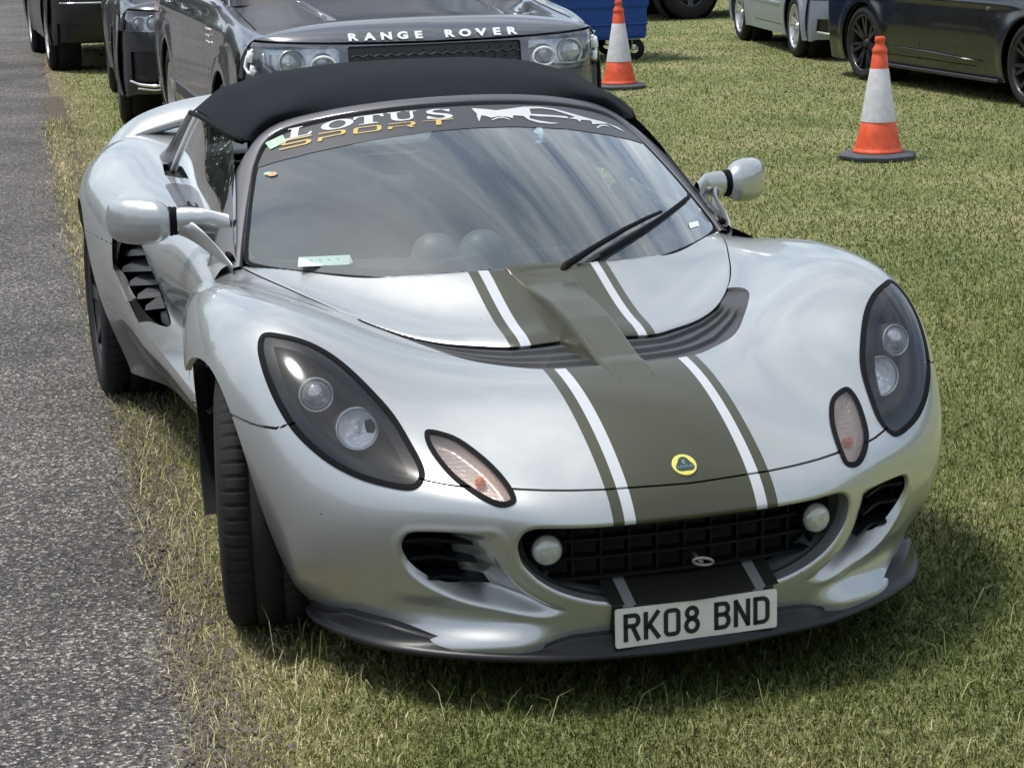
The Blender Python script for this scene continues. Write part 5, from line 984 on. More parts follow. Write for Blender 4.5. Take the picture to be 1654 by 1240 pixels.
    if g.get('lower'):
        lx, l0, l1, lxi = g['lower']; bf = lambda V: np.where(V[:,1] < .5, np.maximum(np.maximum(V[:,0]-lx, lxi-V[:,0]), np.abs(V[:,2]-(l0+l1)/2)-(l1-l0)/2), 1.); low = clip(body, bf(body[0])); body = clip(body, -bf(body[0]))
    sill = clip(body, body[0][:,2]-(zs+.085)) if g.get('clad') else None
    if sill is not None: body = clip(body, (zs+.085)-body[0][:,2])
    # tail lamps
    tf = lambda V: np.where(V[:,1] > L-.45, np.maximum(W*.62-V[:,0], np.abs(V[:,2]-(tail-.16))-.07), 1.); tl_ = clip(body, tf(body[0])); body = clip(body, -tf(body[0]))
    bo = put('body', join(hem(body, .012), mirror(hem(body, .012))), mat, root)
    lin = clip(base, arch(base[0], -.01)); lin = (np.stack([lin[0][:,0]*.962, L/2+(lin[0][:,1]-L/2)*.984, zs+(lin[0][:,2]-zs)*.968], 1), lin[1], lin[2]); lin = clip(lin, -lf(lin[0])); put('inner_shell', join(lin, mirror(lin)), M['black'], root)
    if sill is not None: put('lower_cladding', join(sill, mirror(sill)), M['black_trim'], root)
    gq = off(gr_, -.018); go = put('grille', join(gq, mirror(gq)), M['black_trim'], root)
    if low is not None: lq = off(low, -.02); [put('lower_grille', q_, M['black_trim'], root) for q_ in ((lq, mirror(lq)) if g['lower'][3] > 0 else (join(lq, mirror(lq)),))]
    for s_ in (-1, 1):
        mx = (lambda q: q) if s_ > 0 else mirror
        lo = put('headlight', mx(off(lamp, .001)), M['head_glass'], root); bw = (np.stack([lamp[0][:,0]*.975, lamp[0][:,1]+.03, lamp[0][:,2]], 1), lamp[1], lamp[2]); put('lamp_inside', mx(bw), M['lamp_bowl'] if not g.get('brightlamp') else M['head_in'], lo)
        c = lamp[0].mean(0); ym = lamp[0][:,1].min()
        for k, (fx, rr, dy) in enumerate(g.get('bulbs', ((.38,.055,.03),(.72,.042,.08)))):
            xx = lx0+(min(lx1, W*.93)-lx0)*fx; zz = (lampz0+lampz1)/2; near = lamp[0][np.argmin((lamp[0][:,0]-xx)**2+(lamp[0][:,2]-zz)**2)]
            Mx = Matrix.Translation((s_*xx, near[1]+.022, zz)) @ Vector((0,-1,.05)).to_track_quat('Z','Y').to_matrix().to_4x4(); mb = MB(); mb.lathe([(rr*1.1,-.02),(rr*1.1,.012),(rr,.012),(rr*.95,.0)], 28, Mx); mb.lathe([(rr*.95,0),(rr*.7,.012),(rr*.3,.017),(.0001,.018)], 28, Mx, mi=1); mb.build('lamp_unit', [M['lamp_ring'], M['projector']], lo, smooth=True)
        put('tail_light', mx(tl_), M['tail_red'], root)
    # glasshouse
    yc, yd, H = g['yc'], g['yd'], g['H']; rk, rr_ = g['rake'], g['rrake']; Wg = W*.93
    def ring_(y0, y1, z, w): return z, y0, y1, w
    lv = [(zb-.03, yc-.02, yd+.05, Wg), (zb+.02, yc+.04, yd+.02, Wg), (zb+(H-zb)*.5, yc+rk*.52, yd-rr_*.5, W*.86), (H-.07, yc+rk*.96, yd-rr_*.96, W*.76)]
    def loop(y0, y1, w, z): 
        ym_ = (y0+y1)/2; pts = [(0,y0-.06),(w*.55,y0-.03),(w*.86,y0+.05),(w*.96,y0+.2),(w,ym_-.3),(w,ym_+.3),(w*.97,y1-.25),(w*.88,y1-.06),(w*.55,y1),(0,y1+.01)]; return [(x, y, z) for x, y in pts]
    G = np.array([loop(a, b, w, z) for z, a, b, w in lv]); GS = Surf(interp_net(G), 30, 140).orient((1,0,.3)); gm = GS.m
    u = GS.UV[:,1]; V = GS.V; pil = np.minimum(np.minimum(np.abs(u-2.6)-.20, np.abs(u-6.9)-.20), np.where(g.get('bp', True), np.abs(V[:,1]-g['doors'][1]-.05)-.045, 1)); pil = np.minimum(pil, (V[:,2]-(H-.11))*-6)
    gls = clip(gm, -pil); go2 = put('windows', join(gls, mirror(gls)), M['dark_glass'], root); pm = clip(off(gm, .002), pil); put('pillars', join(pm, mirror(pm)), mat if not g.get('bpil') else M['black_trim'], root)
    top = [loop(a, b, w, z) for z, a, b, w in ((H-.075, yc+rk*.96, yd-rr_*.96, W*.765), (H-.035, yc+rk+.06, yd-rr_, W*.73), (H-.008, yc+rk+.30, yd-rr_-.25, W*.50), (H, yc+rk+.6, yd-rr_-.6, W*.2), (H, yc+rk+.9, yd-rr_-.9, .001))]
    TS = Surf(interp_net(np.array(top)), 40, 60).orient((0,0,1)); put('roof', join(TS.m, mirror(TS.m)), mat, root)
    for s_ in (-1, 1):
        mb = MB(); yy = g['doors'][0]+.28; mb.box(min(s_*(W-.05), s_*(W+.02)), max(s_*(W-.05), s_*(W+.02)), yy-.03, yy+.04, zb+.0, zb+.03)
        mo = mb.build('door_mirror', mat, root); mb = MB(); mb.box(min(s_*(W-.01), s_*(W+.16)), max(s_*(W-.01), s_*(W+.16)), yy-.06, yy+.045, zb+.01, zb+.16, bev=.035); mb.build('mirror_shell', mat, mo)
        for dh in g['handles']:
            mb = MB(); mb.tube([(s_*(W+.0), dh, crz+.055), (s_*(W+.025), dh+.03, crz+.056), (s_*(W+.025), dh+.18, crz+.060), (s_*(W+.0), dh+.21, crz+.060)], .011, 6); mb.build('door_handle', M['chrome'] if g.get('chromeh') else mat, root, smooth=True)
        for yy in (yf, yr): bgwheel(root, s_*(W-.115), yy, wr, s_, g)
    mb = MB(); mb.box(-W*.80, W*.80, .35, L-.35, zs-.0, zs+.10); mb.build('floor_pan', M['black'], root)
    for yy in (yf, yr):
        for s_ in (-1, 1): mb = MB(); mb.lathe([(.05,0),(ar+.02,0),(ar+.02,.24)], 36, Matrix.Translation((s_*(W-.33), yy, wr)) @ Matrix.Rotation(R(90)*s_, 4, 'Y'), a0=0, a1=math.pi*2); mb.build('wheel_arch', M['black'], root, smooth=True)
    return root
def bgwheel(root, x, y, r, s_, g):
    Mx = Matrix.Translation((x, y, r)) @ Matrix.Rotation(R(90)*s_, 4, 'Y'); rr = g.get('rim', r*.68); h = .115; mb = MB()
    mb.lathe([(rr,-h+.01),(rr+.015,-h),(r-.03,-h+.005),(r-.005,-h+.03),(r,-h+.05),(r,-.025),(r-.008,-.02),(r-.008,.02),(r,.025),(r,h-.05),(r-.005,h-.03),(r-.03,h-.005),(rr+.015,h),(rr,h-.01)], 64, Mx); t_ = mb.build('tyre', M['tyre'], root, smooth=True)
    mt = M['rim'] if g.get('darkrim') else M['alloy']; mb = MB(); mb.lathe([(rr+.004,h-.012),(rr-.012,h-.006),(rr-.022,h-.02),(rr-.03,h-.10),(rr-.03,-h+.02)], 48, Mx); rim = mb.build('rim', mt, t_, smooth=True)
    mb = MB(); mb.lathe([(.0001,h-.028),(.03,h-.028),(.036,h-.045),(.06,h-.07)], 20, Mx); n = g.get('spokes', 5)
    for k in range(n):
        for dd in ((-.16,.16) if g.get('twin') else (0,)):
            a = 2*math.pi*k/n; q0, q1 = .05, rr-.012; Ms = Mx @ Matrix.Rotation(a, 4, 'Z'); w0, w1 = (.016,.014) if g.get('twin') else (.030,.042 if n < 7 else .022); o = q1*math.tan(dd)
            mb.add([Ms @ Vector(p) for p in ((q0,-w0,h-.045),(q0,w0,h-.045),(q1,o+w1,h-.018),(q1,o-w1,h-.018),(q0,-w0,h-.075),(q0,w0,h-.075),(q1,o+w1,h-.045),(q1,o-w1,h-.045))], [(0,1,2,3),(4,7,6,5),(0,4,5,1),(1,5,6,2),(2,6,7,3),(3,7,4,0)])
    mb.build('spokes', mt, rim); mb = MB(); mb.lathe([(.05,h-.12),(rr*.72,h-.12),(rr*.72,h-.14)], 32, Mx); mb.lathe([(.0001,-.02),(rr-.03,-.02)], 32, Mx); mb.build('brake_disc', M['vent'], rim)
PAINTS = dict(grey=paint('grey_metallic', (.115,.12,.135), metal=.55, rough=.24, dust=.03), black=paint('black_metallic', (.007,.008,.010), metal=.0, rough=.30, dust=.02, coat=.35), slate=paint('dark_slate', (.018,.021,.027), metal=.2, rough=.26, dust=.02, coat=.6), blue_silver=paint('blue_silver', (.23,.27,.335), metal=.25, rough=.35, dust=.03, coat=.5), bluish=paint('blue_black', (.006,.0065,.008), metal=.0, rough=.2, dust=.02, coat=.5))
SUV = dict(L=4.85, W=.985, H=1.78, zs=.30, zb=1.16, zh=1.03, zc=1.15, yc=1.42, yd=4.70, yf=.92, yr=3.84, wr=.385, rim=.275, doors=(1.50,2.62,3.60), handles=(2.32,3.30), grille=(.45,.80,.975), lamp=(.815,.985,.49,2), lampy=.42, lower=(.62,.42,.62,0), rake=.72, rrake=.55, bpil=True, flare=.018, brightlamp=True, bulbs=((.20,.046,.0),(.56,.062,.0)), spokes=7, crease=1.02)
def bulge_hood(P): pass
s1 = vehicle('parked_suv', 'dark grey metallic off-road estate car parked directly behind the silver sports car', 'car', (1.00,5.74,0), -1.7, .936, SUV, PAINTS['grey'])
def fascia_y(P, x, z): ww = np.interp(abs(x)/P['W'], [0,.33,.60,.80,.90,.945,.965], np.array([0,.012,.035,.09,.19,.27,.34])); return float(ww+np.interp(z, [P['zh']-.24,P['zh']-.08,P['zh']], [0,.02,.07]))
F2 = Matrix(((1,0,0,0),(0,0,-1,0),(0,1,0,0),(0,0,0,1)))
xx = -.372
WD = dict(R=1,A=1.1,N=1,G=1,E=.9,O=1.05,V=1.05)
tot = sum(WD.get(c, .9)+.62 for c in 'RANGE ROVER')-.62; un = .88/tot; xx = -.445
for c in 'RANGE ROVER':
    w_ = WD.get(c, .9)*un
    if c != ' ':
        xc_ = xx+w_/2; Mx = Matrix.Translation((xc_, fascia_y(SUV, xc_, .99)-.004+.002, 1.018)) @ Matrix.Rotation(R(-34), 4, 'X') @ F2; q = txt(c, .056, Mx, M['led'], s1, name='bonnet_letter', ext=.003, sx=1.38, bold=.045)
    xx += w_+.62*un
# headlight light guides and grille mesh of the grey car
for s_ in (-1, 1):
    mb = MB()
    pts = [(.575+.062*math.cos(a), .885+.045*math.sin(a)) for a in np.linspace(0, 2*math.pi, 20, endpoint=False)]
    mb.tube([(s_*x, fascia_y(SUV, x, z)-.002, z) for x, z in pts], .008, 5, closed=True)
    mb.tube([(s_*x, fascia_y(SUV, x, z)-.002, z) for x, z in ((.63,.850),(.74,.843),(.82,.852),(.855,.89),(.855,.95))], .008, 5)
    mb.tube([(s_*x, fascia_y(SUV, x, z)-.002, z) for x, z in ((.90,.965),(.925,.93),(.935,.88),(.925,.85),(.90,.845))], .010, 5); mb.build('light_guide', M['led'], s1, smooth=True)
    mb = MB(); mb.tube([(s_*x, fascia_y(SUV, x, z)-.001, z) for x, z in ((.905,.955),(.912,.93),(.915,.905))], .022, 6); mb.tube([(s_*x, fascia_y(SUV, x, z)-.001, z) for x, z in ((.90,.885),(.905,.865),(.895,.85))], .020, 6); mb.build('side_lamp', M['led'], s1, smooth=True)
mb = MB()
for r_ in range(3):
    z = .83+.045*r_
    for i in range(-9, 10):
        x0 = i*.058+(.029 if r_ % 2 else 0)
        if abs(x0)+.058 > .55: continue
        for a, b in (((x0, z+.012),(x0+.029, z)),((x0+.029, z),(x0+.058, z+.012)),((x0, z+.012),(x0, z+.034))): mb.tube([(a[0], fascia_y(SUV, a[0], a[1])+.006, a[1]), (b[0], fascia_y(SUV, b[0], b[1])+.006, b[1])], .0045, 4)
mb.build('grille_mesh', M['vent'], s1)
mb = MB(); mb.lathe([(.042,-.004),(.042,.004),(.036,.007),(.0001,.007)], 28, Matrix.Translation((.36,.012,.845)) @ Matrix.Diagonal((1.5,1,.8,1)).to_4x4() @ Matrix.Rotation(R(90), 4, 'X')); mb.build('grille_badge', M['lamp_ring'], s1)
for s_ in (-1, 1):
    for k in range(3): mb = MB(); mb.box(min(s_*.975,s_*.992), max(s_*.975,s_*.992), 1.40, 1.50, .93+.035*k, .945+.035*k, bev=.004); mb.build('fender_vent', M['chrome'], s1)
    mb = MB(); mb.box(min(s_*.975,s_*1.003), max(s_*.975,s_*1.003), 1.62, 3.25, .50, .58, bev=.008); mb.build('side_moulding', M['black_trim'], s1)
    mb = MB(); mb.box(min(s_*.72,s_*.80), max(s_*.72,s_*.80), .062, .075, .69, .715, bev=.004); mb.build('washer_cover', PAINTS['grey'], s1)
# power bulges on the bonnet
for s_ in (-1, 1):
    mb = MB(); P_ = []
    zb_ = lambda y: SUV['zh']+.045+(y-.22)*.085
    mb.tube([(s_*(.44+.06*t), .24+1.0*t, zb_(.24+1.0*t)-.004) for t in np.linspace(0, 1, 8)], [.004,.012,.014,.014,.014,.014,.014,.012], 8); mb.build('bonnet_crease', PAINTS['grey'], s1, smooth=True)
# --------- second and third dark cars in the row
S2 = dict(L=4.70, W=.95, H=1.65, zs=.26, zb=1.06, zh=.93, zc=1.05, yc=1.40, yd=4.5, yf=.90, yr=3.72, wr=.365, rim=.27, doors=(1.50,2.55,3.45), handles=(2.25,3.18), grille=(.44,.50,.80), lamp=(.745,.875,.55,2), lampy=.62, lower=(.86,.36,.60,.62), rake=.75, rrake=.7, bpil=True, flare=.02, brightlamp=True, darkrim=True, spokes=5, crease=.92)
s2 = vehicle('parked_suv', 'dark slate off-road car standing second in the row behind the silver sports car', 'car', (.93,10.80,0), -4, .95, S2, PAINTS['slate'])
for s_ in (-1, 1):
    mb = MB(); mb.tube([(s_*x, fascia_y(S2, x, .4)-.004, z) for x, z in ((.60,.355),(.70,.345),(.80,.355),(.87,.38))], .012, 6); mb.tube([(s_*x, fascia_y(S2, x, .3)+.01, z) for x, z in ((.58,.325),(.70,.315),(.82,.325))], .009, 6); mb.build('bumper_trim', M['chrome'], s2, smooth=True)
S3 = dict(L=4.80, W=.98, H=1.82, zs=.30, zb=1.16, zh=1.04, zc=1.16, yc=1.35, yd=4.65, yf=.86, yr=3.72, wr=.38, rim=.27, doors=(1.45,2.55,3.5), handles=(2.25,3.2), grille=(.55,.78,.97), lamp=(.80,.98,.60,.92), lower=(.90,.30,.52,0), rake=.55, rrake=.35, bpil=True, flare=.015, spokes=7, crease=1.02)
s3 = vehicle('parked_suv', 'black off-road car standing third in the row beside the tarmac path', 'car', (.86,16.35,0), 0, .93, S3, PAINTS['black'])
mb = MB(); mb.tube([(x, fascia_y(S3, x, .7)-.006, .735) for x in np.linspace(-.86,.86,24)], .011, 6); mb.build('bumper_trim', M['chrome'], s3, smooth=True)
mb = MB(); mb.lathe([(.052,-.004),(.052,.006),(.042,.008),(.0001,.006)], 24, Matrix.Translation((-.40,.02,.62)) @ Matrix.Rotation(R(90), 4, 'X')); mb.build('round_badge', M['lamp_ring'], s3)
# --------- hatchback and saloon on the right
HB = dict(L=4.25, W=.88, H=1.46, zs=.20, zb=.96, zh=.80, zc=.97, yc=1.25, yd=3.95, yf=.86, yr=3.45, wr=.315, rim=.225, doors=(1.35,2.62,2.66), handles=(2.38,), grille=(.30,.52,.66), lamp=(.60,.755,.50,2), lampy=.60, lower=(.80,.28,.42,.48), rake=.85, rrake=.7, flare=.022, brightlamp=True, spokes=5, twin=True, crease=.70)
h1 = vehicle('parked_hatchback', 'blue-silver hatchback parked behind the black saloon', 'car', (7.54,13.45,0), -11, .95, HB, PAINTS['blue_silver'])
for s_ in (-1, 1): mb = MB(); mb.tube([(s_*x, fascia_y(HB, x, .3)-.002, z) for x, z in ((.30,.262),(.50,.262),(.66,.268),(.80,.290))], .014, 6); mb.build('bumper_trim', M['alloy'], h1, smooth=True)
for s_ in (-1, 1): mb = MB(); mb.box(min(s_*.872,s_*.892), max(s_*.872,s_*.892), 1.45, 3.0, .50, .535, bev=.006); mb.build('side_moulding', PAINTS['blue_silver'], h1)
SL = dict(L=4.63, W=.905, H=1.43, zs=.175, zb=.93, zh=.76, zc=.94, yc=1.45, yd=3.85, yf=.80, yr=3.60, wr=.335, rim=.26, doors=(1.55,2.55,3.35), handles=(2.25,3.10), grille=(.32,.48,.66), lamp=(.58,.70,.42,2), lampy=.62, lower=(.80,.24,.40,0), rake=.95, rrake=.95, tail=.96, flare=.016, darkrim=True, spokes=7, twin=True, crease=.78, chromeh=False, gap=.035)
b1 = vehicle('parked_saloon', 'glossy blue-black saloon with black multi-spoke wheels beside the near traffic cone', 'car', (7.17,8.50,0), 0, .935, SL, PAINTS['bluish'])
for s_ in (-1, 1):
    mb = MB(); mb.box(min(s_*.89,s_*.925), max(s_*.89,s_*.925), 1.22, 3.18, .165, .195, bev=.008); mb.build('side_skirt', M['black_trim'], b1)
    mb = MB(); mb.tube([(s_*.912, y, z) for y, z in ((1.5,.315),(2.2,.335),(3.0,.35))], [.004,.012,.004], 6); mb.build('sill_crease', PAINTS['bluish'], b1, smooth=True)
    mb = MB(); mb.lathe([(.012,-.01),(.012,.004),(.0001,.006)], 12, Matrix.Translation((s_*.908,1.42,.74)) @ Matrix.Rotation(R(90)*s_, 4, 'Y')); mb.build('side_repeater', M['chrome'], b1)
S4 = dict(L=4.6, W=.92, H=1.85, zs=.42, zb=1.15, zh=1.05, zc=1.16, yc=1.35, yd=4.45, yf=.98, yr=3.6, wr=.39, rim=.22, doors=(1.45,2.45,3.4), handles=(2.15,3.1), grille=(.5,.80,.98), lamp=(.82,.98,.58,.90), lower=(.7,.50,.60,0), rake=.5, rrake=.3, bpil=True, flare=.03, darkrim=True, spokes=5, crease=.98)
s4 = vehicle('parked_off_roader', 'dark off-roader with black wheels and a silver bumper bar standing side-on beyond the blue bin', 'car', (7.40,21.45,0), -90, .93, S4, PAINTS['black'])
mb = MB(); mb.tube([(x, -.06+.25*(abs(x)/.9)**3, .52) for x in np.linspace(-.92,.92,20)], .045, 8); mb.tube([(.93,.15,.52),(.95,.55,.53)], .04, 8); mb.build('bumper_bar', M['alloy'], s4, smooth=True)
# --------- traffic cones
M['cone_orange'] = pr('cone_orange', (.66,.085,.025), rough=.5, var=.28, vscale=14, bump=.1, bscale=80); M['cone_white'] = pr('cone_sleeve', (.55,.545,.565), rough=.45, var=.16, vscale=22); M['cone_base'] = pr('cone_base', (.062,.068,.085), rough=.8, bump=.4, bscale=90, var=.2, vscale=10)
def cone(label, loc, rz):
    t = thing('traffic_cone', label, 'traffic cone', loc, R(rz), 'traffic cones on the grass'); oc = lambda r, z: [(r*math.cos(R(22.5+45*k)), r*math.sin(R(22.5+45*k)), z) for k in range(8)]
    def lo8(prof, name, mat, sharp=28):
        mb = MB(); V = [p for r, z in prof for p in oc(r, z)]; n = len(prof); F = [(i*8+k, i*8+(k+1) % 8, (i+1)*8+(k+1) % 8, (i+1)*8+k) for i in range(n-1) for k in range(8)]; mb.add(V, F+[tuple(range(8))[::-1], tuple((n-1)*8+k for k in range(8))]); return mb.build(name, mat, t, angle=50)
    lo8([(.225,.0),(.235,.008),(.235,.028),(.222,.038),(.150,.042),(.148,.05)], 'base', M['cone_base'])
    mb = MB(); mb.lathe([(.150,.045),(.150,.055),(.142,.060),(.138,.075),(.120,.14),(.1038,.222),(.100,.226)], 40); mb.build('cone_body', M['cone_orange'], t, smooth=True)
    mb = MB(); mb.lathe([(.104,.224),(.1060,.226),(.0560,.535),(.0545,.538)], 40); mb.build('reflective_sleeve', M['cone_white'], t, angle=30)
    mb = MB(); mb.lathe([(.0545,.53),(.046,.610),(.0445,.612),(.043,.630),(.046,.637),(.044,.652),(.030,.672),(.0265,.684),(.0265,.690),(.031,.697),(.031,.716),(.027,.724),(.020,.726),(.018,.716),(.0001,.715)], 36); mb.build('cone_tip', M['cone_orange'], t, angle=40); return t
cone('orange and white traffic cone standing nearer, in front of the blue-black saloon', (4.13,7.30,0), 10); cone('orange and white traffic cone standing farther back, in front of the blue bin', (4.30,12.30,0), 30)
# --------- blue wheeled bin
M['bin_blue'] = pr('bin_blue', (.008,.055,.26), rough=.42, var=.12, vscale=3, bump=.05, bscale=30)
bn_ = thing('wheeled_bin', 'large ribbed blue wheeled waste bin standing behind the far traffic cone', 'bin', (4.98,15.36,0), R(3)); mb = MB()
w0, w1, d0, d1 = .54,.60,.42,.52
lv = [(.21,0),(.24,0),(.50,.25),(.53,.28),(.78,.55),(.81,.58),(1.16,1.0)]
rows = [[(sx*(w0+(w1-w0)*t+(.012 if k % 2 else 0)), sy*(d0+(d1-d0)*t+(.012 if k % 2 else 0)), z) for sx, sy in ((-1,-1),(1,-1),(1,1),(-1,1))] for k, (z, t) in enumerate(lv)]
V = [p for r in rows for p in r]; mb.add(V, [(i*4+k, i*4+(k+1) % 4, i*4+4+(k+1) % 4, i*4+4+k) for i in range(len(lv)-1) for k in range(4)]+[(3,2,1,0)]); mb.build('bin_body', M['bin_blue'], bn_)
mb = MB()
for z in (.34,.62,.90,1.08):
    t_ = (z-.21)/.95; a_, b_ = .54+.06*t_+.018, .42+.10*t_+.018; mb.box(-a_,a_,-b_,b_,z,z+.022, bev=.008)
mb.build('rib', M['bin_blue'], bn_)
mb = MB(); mb.box(-.63,.63,-.56,.56,1.17,1.23, bev=.02); mb.box(-.60,.60,-.50,.50,1.23,1.30, bev=.03); mb.build('lid', M['bin_blue'], bn_)
for sx in (-1, 1):
    for sy in (-1, 1):
        x, y = sx*.46, sy*.34; mb = MB(); mb.lathe([(.045,-.024),(.10,-.024),(.104,-.012),(.104,.012),(.10,.024),(.045,.024)], 28, Matrix.Translation((x, y, .104)) @ Matrix.Rotation(R(70), 4, 'Z') @ Matrix.Rotation(R(90), 4, 'Y')); cs = mb.build('castor', M['tyre'], bn_, smooth=True)
        mb = MB(); mb.box(x-.05, x+.05, y-.05, y+.05, .195, .212); mb.box(x-.035, x-.028, y-.03, y+.03, .10, .20); mb.box(x+.028, x+.035, y-.03, y+.03, .10, .20); mb.tube([(x-.04,y,.104),(x+.04,y,.104)], .012, 8); mb.build('fork', M['alloy'], cs)
# --------- timber rail fence in the far corner
fe = thing('rail_fence', 'weathered timber rail fence at the far edge of the field', 'fence', (12.0,33.0,0)); M['timber'] = pr('timber', (.26,.24,.20), rough=.85, var=.2, vscale=4)
for i in range(9): mb = MB(); mb.box(-12+3*i-.06, -12+3*i+.06, -.05, .05, 0, 1.15); mb.build('fence_post', M['timber'], fe)
for z in (.40,.80,1.08):
    mb = MB(); mb.box(-12.2,12.2,-.08,-.05,z-.05,z+.05); mb.build('rail', M['timber'], fe)
# ------------------------------------------------------------------ ground, light, camera
def ground_mat():
    m, t, o = nt('lawn_soil'); p = node(t, 'ShaderNodeBsdfPrincipled', Roughness=.95); t.links.new(p.outputs[0], o.inputs[0]); g = node(t, 'ShaderNodeNewGeometry')
    n1 = node(t, 'ShaderNodeTexNoise', Scale=.9, Detail=8.0, Roughness=.65); n2 = node(t, 'ShaderNodeTexNoise', Scale=45.0, Detail=4.0, Roughness=.8)
    for n in (n1, n2): t.links.new(g.outputs['Position'], n.inputs['Vector'])
    ad = node(t, 'ShaderNodeMath', operation='MULTIPLY_ADD'); ad.inputs[1].default_value = .45; t.links.new(n2.outputs[0], ad.inputs[0]); t.links.new(n1.outputs[0], ad.inputs[2])
    cr = node(t, 'ShaderNodeValToRGB'); e = cr.color_ramp.elements; e[0].position = .5; e[0].color = (.115,.14,.045,1); e[1].position = .9; e[1].color = (.34,.30,.16,1)
    x = cr.color_ramp.elements.new(.70); x.color = (.21,.23,.085,1)
    t.links.new(ad.outputs[0], cr.inputs[0])
    sx = node(t, 'ShaderNodeSeparateXYZ'); t.links.new(g.outputs['Position'], sx.inputs[0]); e2 = node(t, 'ShaderNodeMath', operation='MULTIPLY_ADD'); e2.inputs[1].default_value = -.055; t.links.new(sx.outputs[1], e2.inputs[0]); t.links.new(sx.outputs[0], e2.inputs[2])
    a2 = node(t, 'ShaderNodeMath', operation='MULTIPLY_ADD'); a2.inputs[1].default_value = .25; t.links.new(n2.outputs[0], a2.inputs[0]); t.links.new(e2.outputs[0], a2.inputs[2])
    er = node(t, 'ShaderNodeMapRange'); er.inputs[1].default_value = -.90; er.inputs[2].default_value = -.55; er.inputs[3].default_value = 1; er.inputs[4].default_value = 0; t.links.new(a2.outputs[0], er.inputs[0])
    mx = node(t, 'ShaderNodeMix', data_type='RGBA'); t.links.new(er.outputs[0], mx.inputs[0]); t.links.new(cr.outputs[0], mx.inputs[6]); mx.inputs[7].default_value = (.155,.115,.075,1); t.links.new(mx.outputs[2], p.inputs['Base Color'])
    b = node(t, 'ShaderNodeBump', Strength=.8, Distance=.02); t.links.new(n2.outputs[0], b.inputs['Height']); t.links.new(b.outputs[0], p.inputs['Normal']); return m
mesh_np('lawn', [(-60,-30,0),(60,-30,0),(60,120,0),(-60,120,0)], [(0,1,2,3)], ground_mat(), smooth=False)['kind'] = 'structure'
# unseen belt of trees, added round the field to darken low-angle reflections
def wood(label, a0, a1, rad, seed):
    r = np.random.default_rng(seed); V = []; n = int(abs(a1-a0)*rad/2.6); cs = []
    for i in range(n):
        a = a0+(a1-a0)*(i+.5)/n; d_ = rad+r.uniform(-4, 6); h = r.uniform(5, 8); cs.append((2+d_*math.sin(a), 4+d_*math.cos(a), h, r.uniform(2.6, 4.2)))
    k = 420; P = []
    for x, y, h, w_ in cs:
        u = r.normal(size=(k, 3)); u /= np.linalg.norm(u, axis=1, keepdims=True); rr = r.uniform(.75, 1.05, k)*(1+.18*np.sin(u[:,0]*7+x)*np.cos(u[:,2]*6+y)); P.append(np.stack([x+u[:,0]*w_*rr, y+u[:,1]*w_*rr, h*.52+u[:,2]*h*.50*rr], 1))
    P = np.concatenate(P); P = P[P[:,2] > .2]; n = len(P); a = r.normal(size=(n, 3)); b = r.normal(size=(n, 3)); a /= np.linalg.norm(a, axis=1, keepdims=True); b -= (a*b).sum(1, keepdims=True)*a; b /= np.linalg.norm(b, axis=1, keepdims=True); s_ = r.uniform(.35, .75, (n, 1))
    Q = np.stack([P-a*s_, P+b*s_*.6, P+a*s_, P-b*s_*.6], 1).reshape(-1, 3); F = np.arange(n*4).reshape(n, 4); o = mesh_np('reflection_wood', Q, F, M['leaf'], smooth=False); return tag(o, label, 'wood', kind='stuff')
M['leaf'] = pr('leaf_mass', (.045,.065,.022), rough=.7, var=.35, vscale=.5)
wood('unseen dark green wood added round the field to darken reflections', R(-20), R(340), 62, 3)
w = bpy.data.worlds.new('World'); bpy.context.scene.world = w; w.use_nodes = True; t = w.node_tree; t.nodes.clear()
SUN_EL, SUN_AZ = R(69), R(-66)      # azimuth measured from +Y towards +X
wo = t.nodes.new('ShaderNodeOutputWorld'); bg = t.nodes.new('ShaderNodeBackground'); sky = t.nodes.new('ShaderNodeTexSky'); sky.sky_type = 'NISHITA'; sky.sun_disc = False
sky.sun_elevation = SUN_EL; sky.sun_rotation = SUN_AZ; sky.air_density = 1.0; sky.dust_density = 2.0; bg.inputs[1].default_value = .125
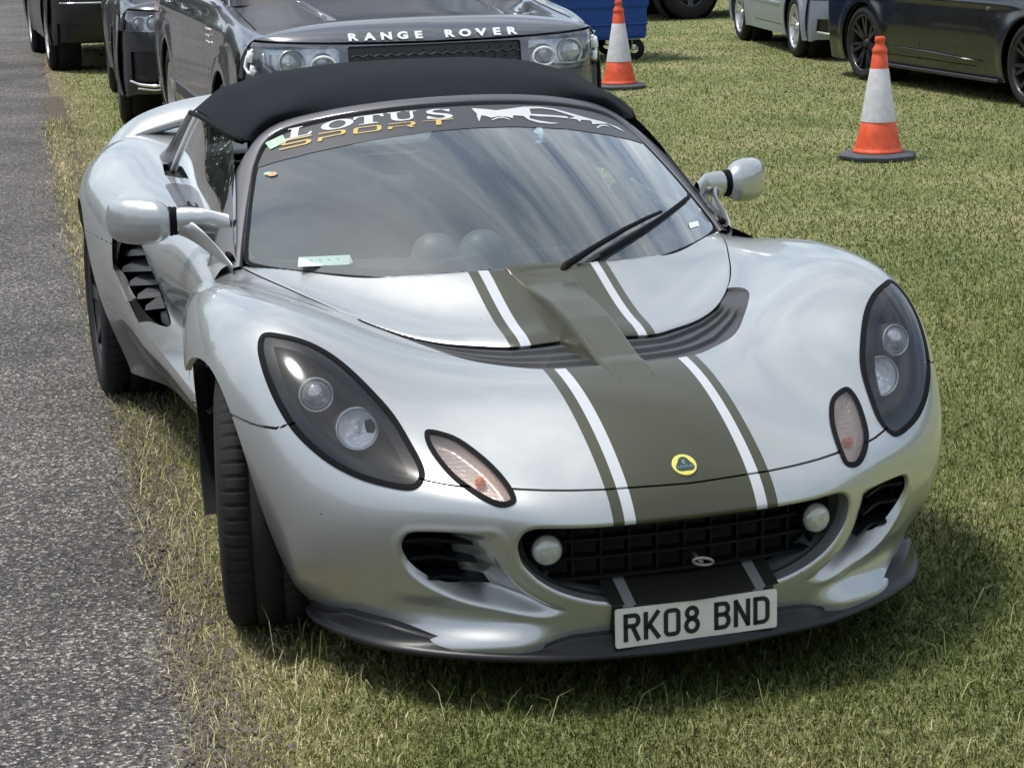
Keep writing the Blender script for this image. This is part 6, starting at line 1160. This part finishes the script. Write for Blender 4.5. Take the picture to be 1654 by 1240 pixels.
tc = node(t, 'ShaderNodeTexCoord'); mp0 = node(t, 'ShaderNodeMapping'); mp0.inputs['Rotation'].default_value = (R(12), R(-8), R(52)); mp = node(t, 'ShaderNodeMapping'); mp.inputs['Scale'].default_value = (.7, 4.2, 2.2)
nz = node(t, 'ShaderNodeTexNoise', Scale=2.3, Detail=9.0, Roughness=.62, Distortion=.6); cr = node(t, 'ShaderNodeValToRGB'); cr.color_ramp.elements[0].position = .36; cr.color_ramp.elements[1].position = .70
cl = node(t, 'ShaderNodeMix', data_type='RGBA'); cl.inputs[7].default_value = (8.5,9.0,9.15,1)
t.links.new(tc.outputs['Generated'], mp0.inputs[0]); t.links.new(mp0.outputs[0], mp.inputs[0]); t.links.new(mp.outputs[0], nz.inputs['Vector']); t.links.new(nz.outputs[0], cr.inputs[0]); t.links.new(cr.outputs[0], cl.inputs[0])
t.links.new(sky.outputs[0], cl.inputs[6]); t.links.new(cl.outputs[2], bg.inputs[0]); t.links.new(bg.outputs[0], wo.inputs[0])
sl = bpy.data.lights.new('sun', 'SUN'); sl.energy = 2.7; sl.angle = R(11); sl.color = (1,.965,.90); so = bpy.data.objects.new('sun', sl); link(so)
d = Vector((math.sin(SUN_AZ)*math.cos(SUN_EL), math.cos(SUN_AZ)*math.cos(SUN_EL), math.sin(SUN_EL))); so.rotation_euler = d.to_track_quat('Z', 'Y').to_euler(); so.location = d*20
cam = bpy.data.cameras.new('camera'); co = bpy.data.objects.new('camera', cam); link(co); cam.sensor_width = 36; cam.lens = 3173.9*36/1654; cam.clip_end = 500; cam.clip_start = .05
X = Vector((0.95600997,-0.29240027,-0.02338833)); Y = -Vector((-0.09183,-0.2226068,-0.97057378)); Z = -Vector((0.27858963,0.93002596,-0.23966544))
mw = Matrix((X, Y, Z)).transposed().to_4x4(); mw.translation = (-1.3976250, -3.3682245, 1.5716848); co.matrix_world = mw
sc = bpy.context.scene; sc.camera = co; sc.view_settings.view_transform = 'Standard'; sc.view_settings.look = 'None'; sc.view_settings.exposure = .36; sc.view_settings.gamma = 1
sc.cycles.use_denoising = True; sc.cycles.max_bounces = 8; sc.cycles.transparent_max_bounces = 16; sc.cycles.sample_clamp_indirect = 6
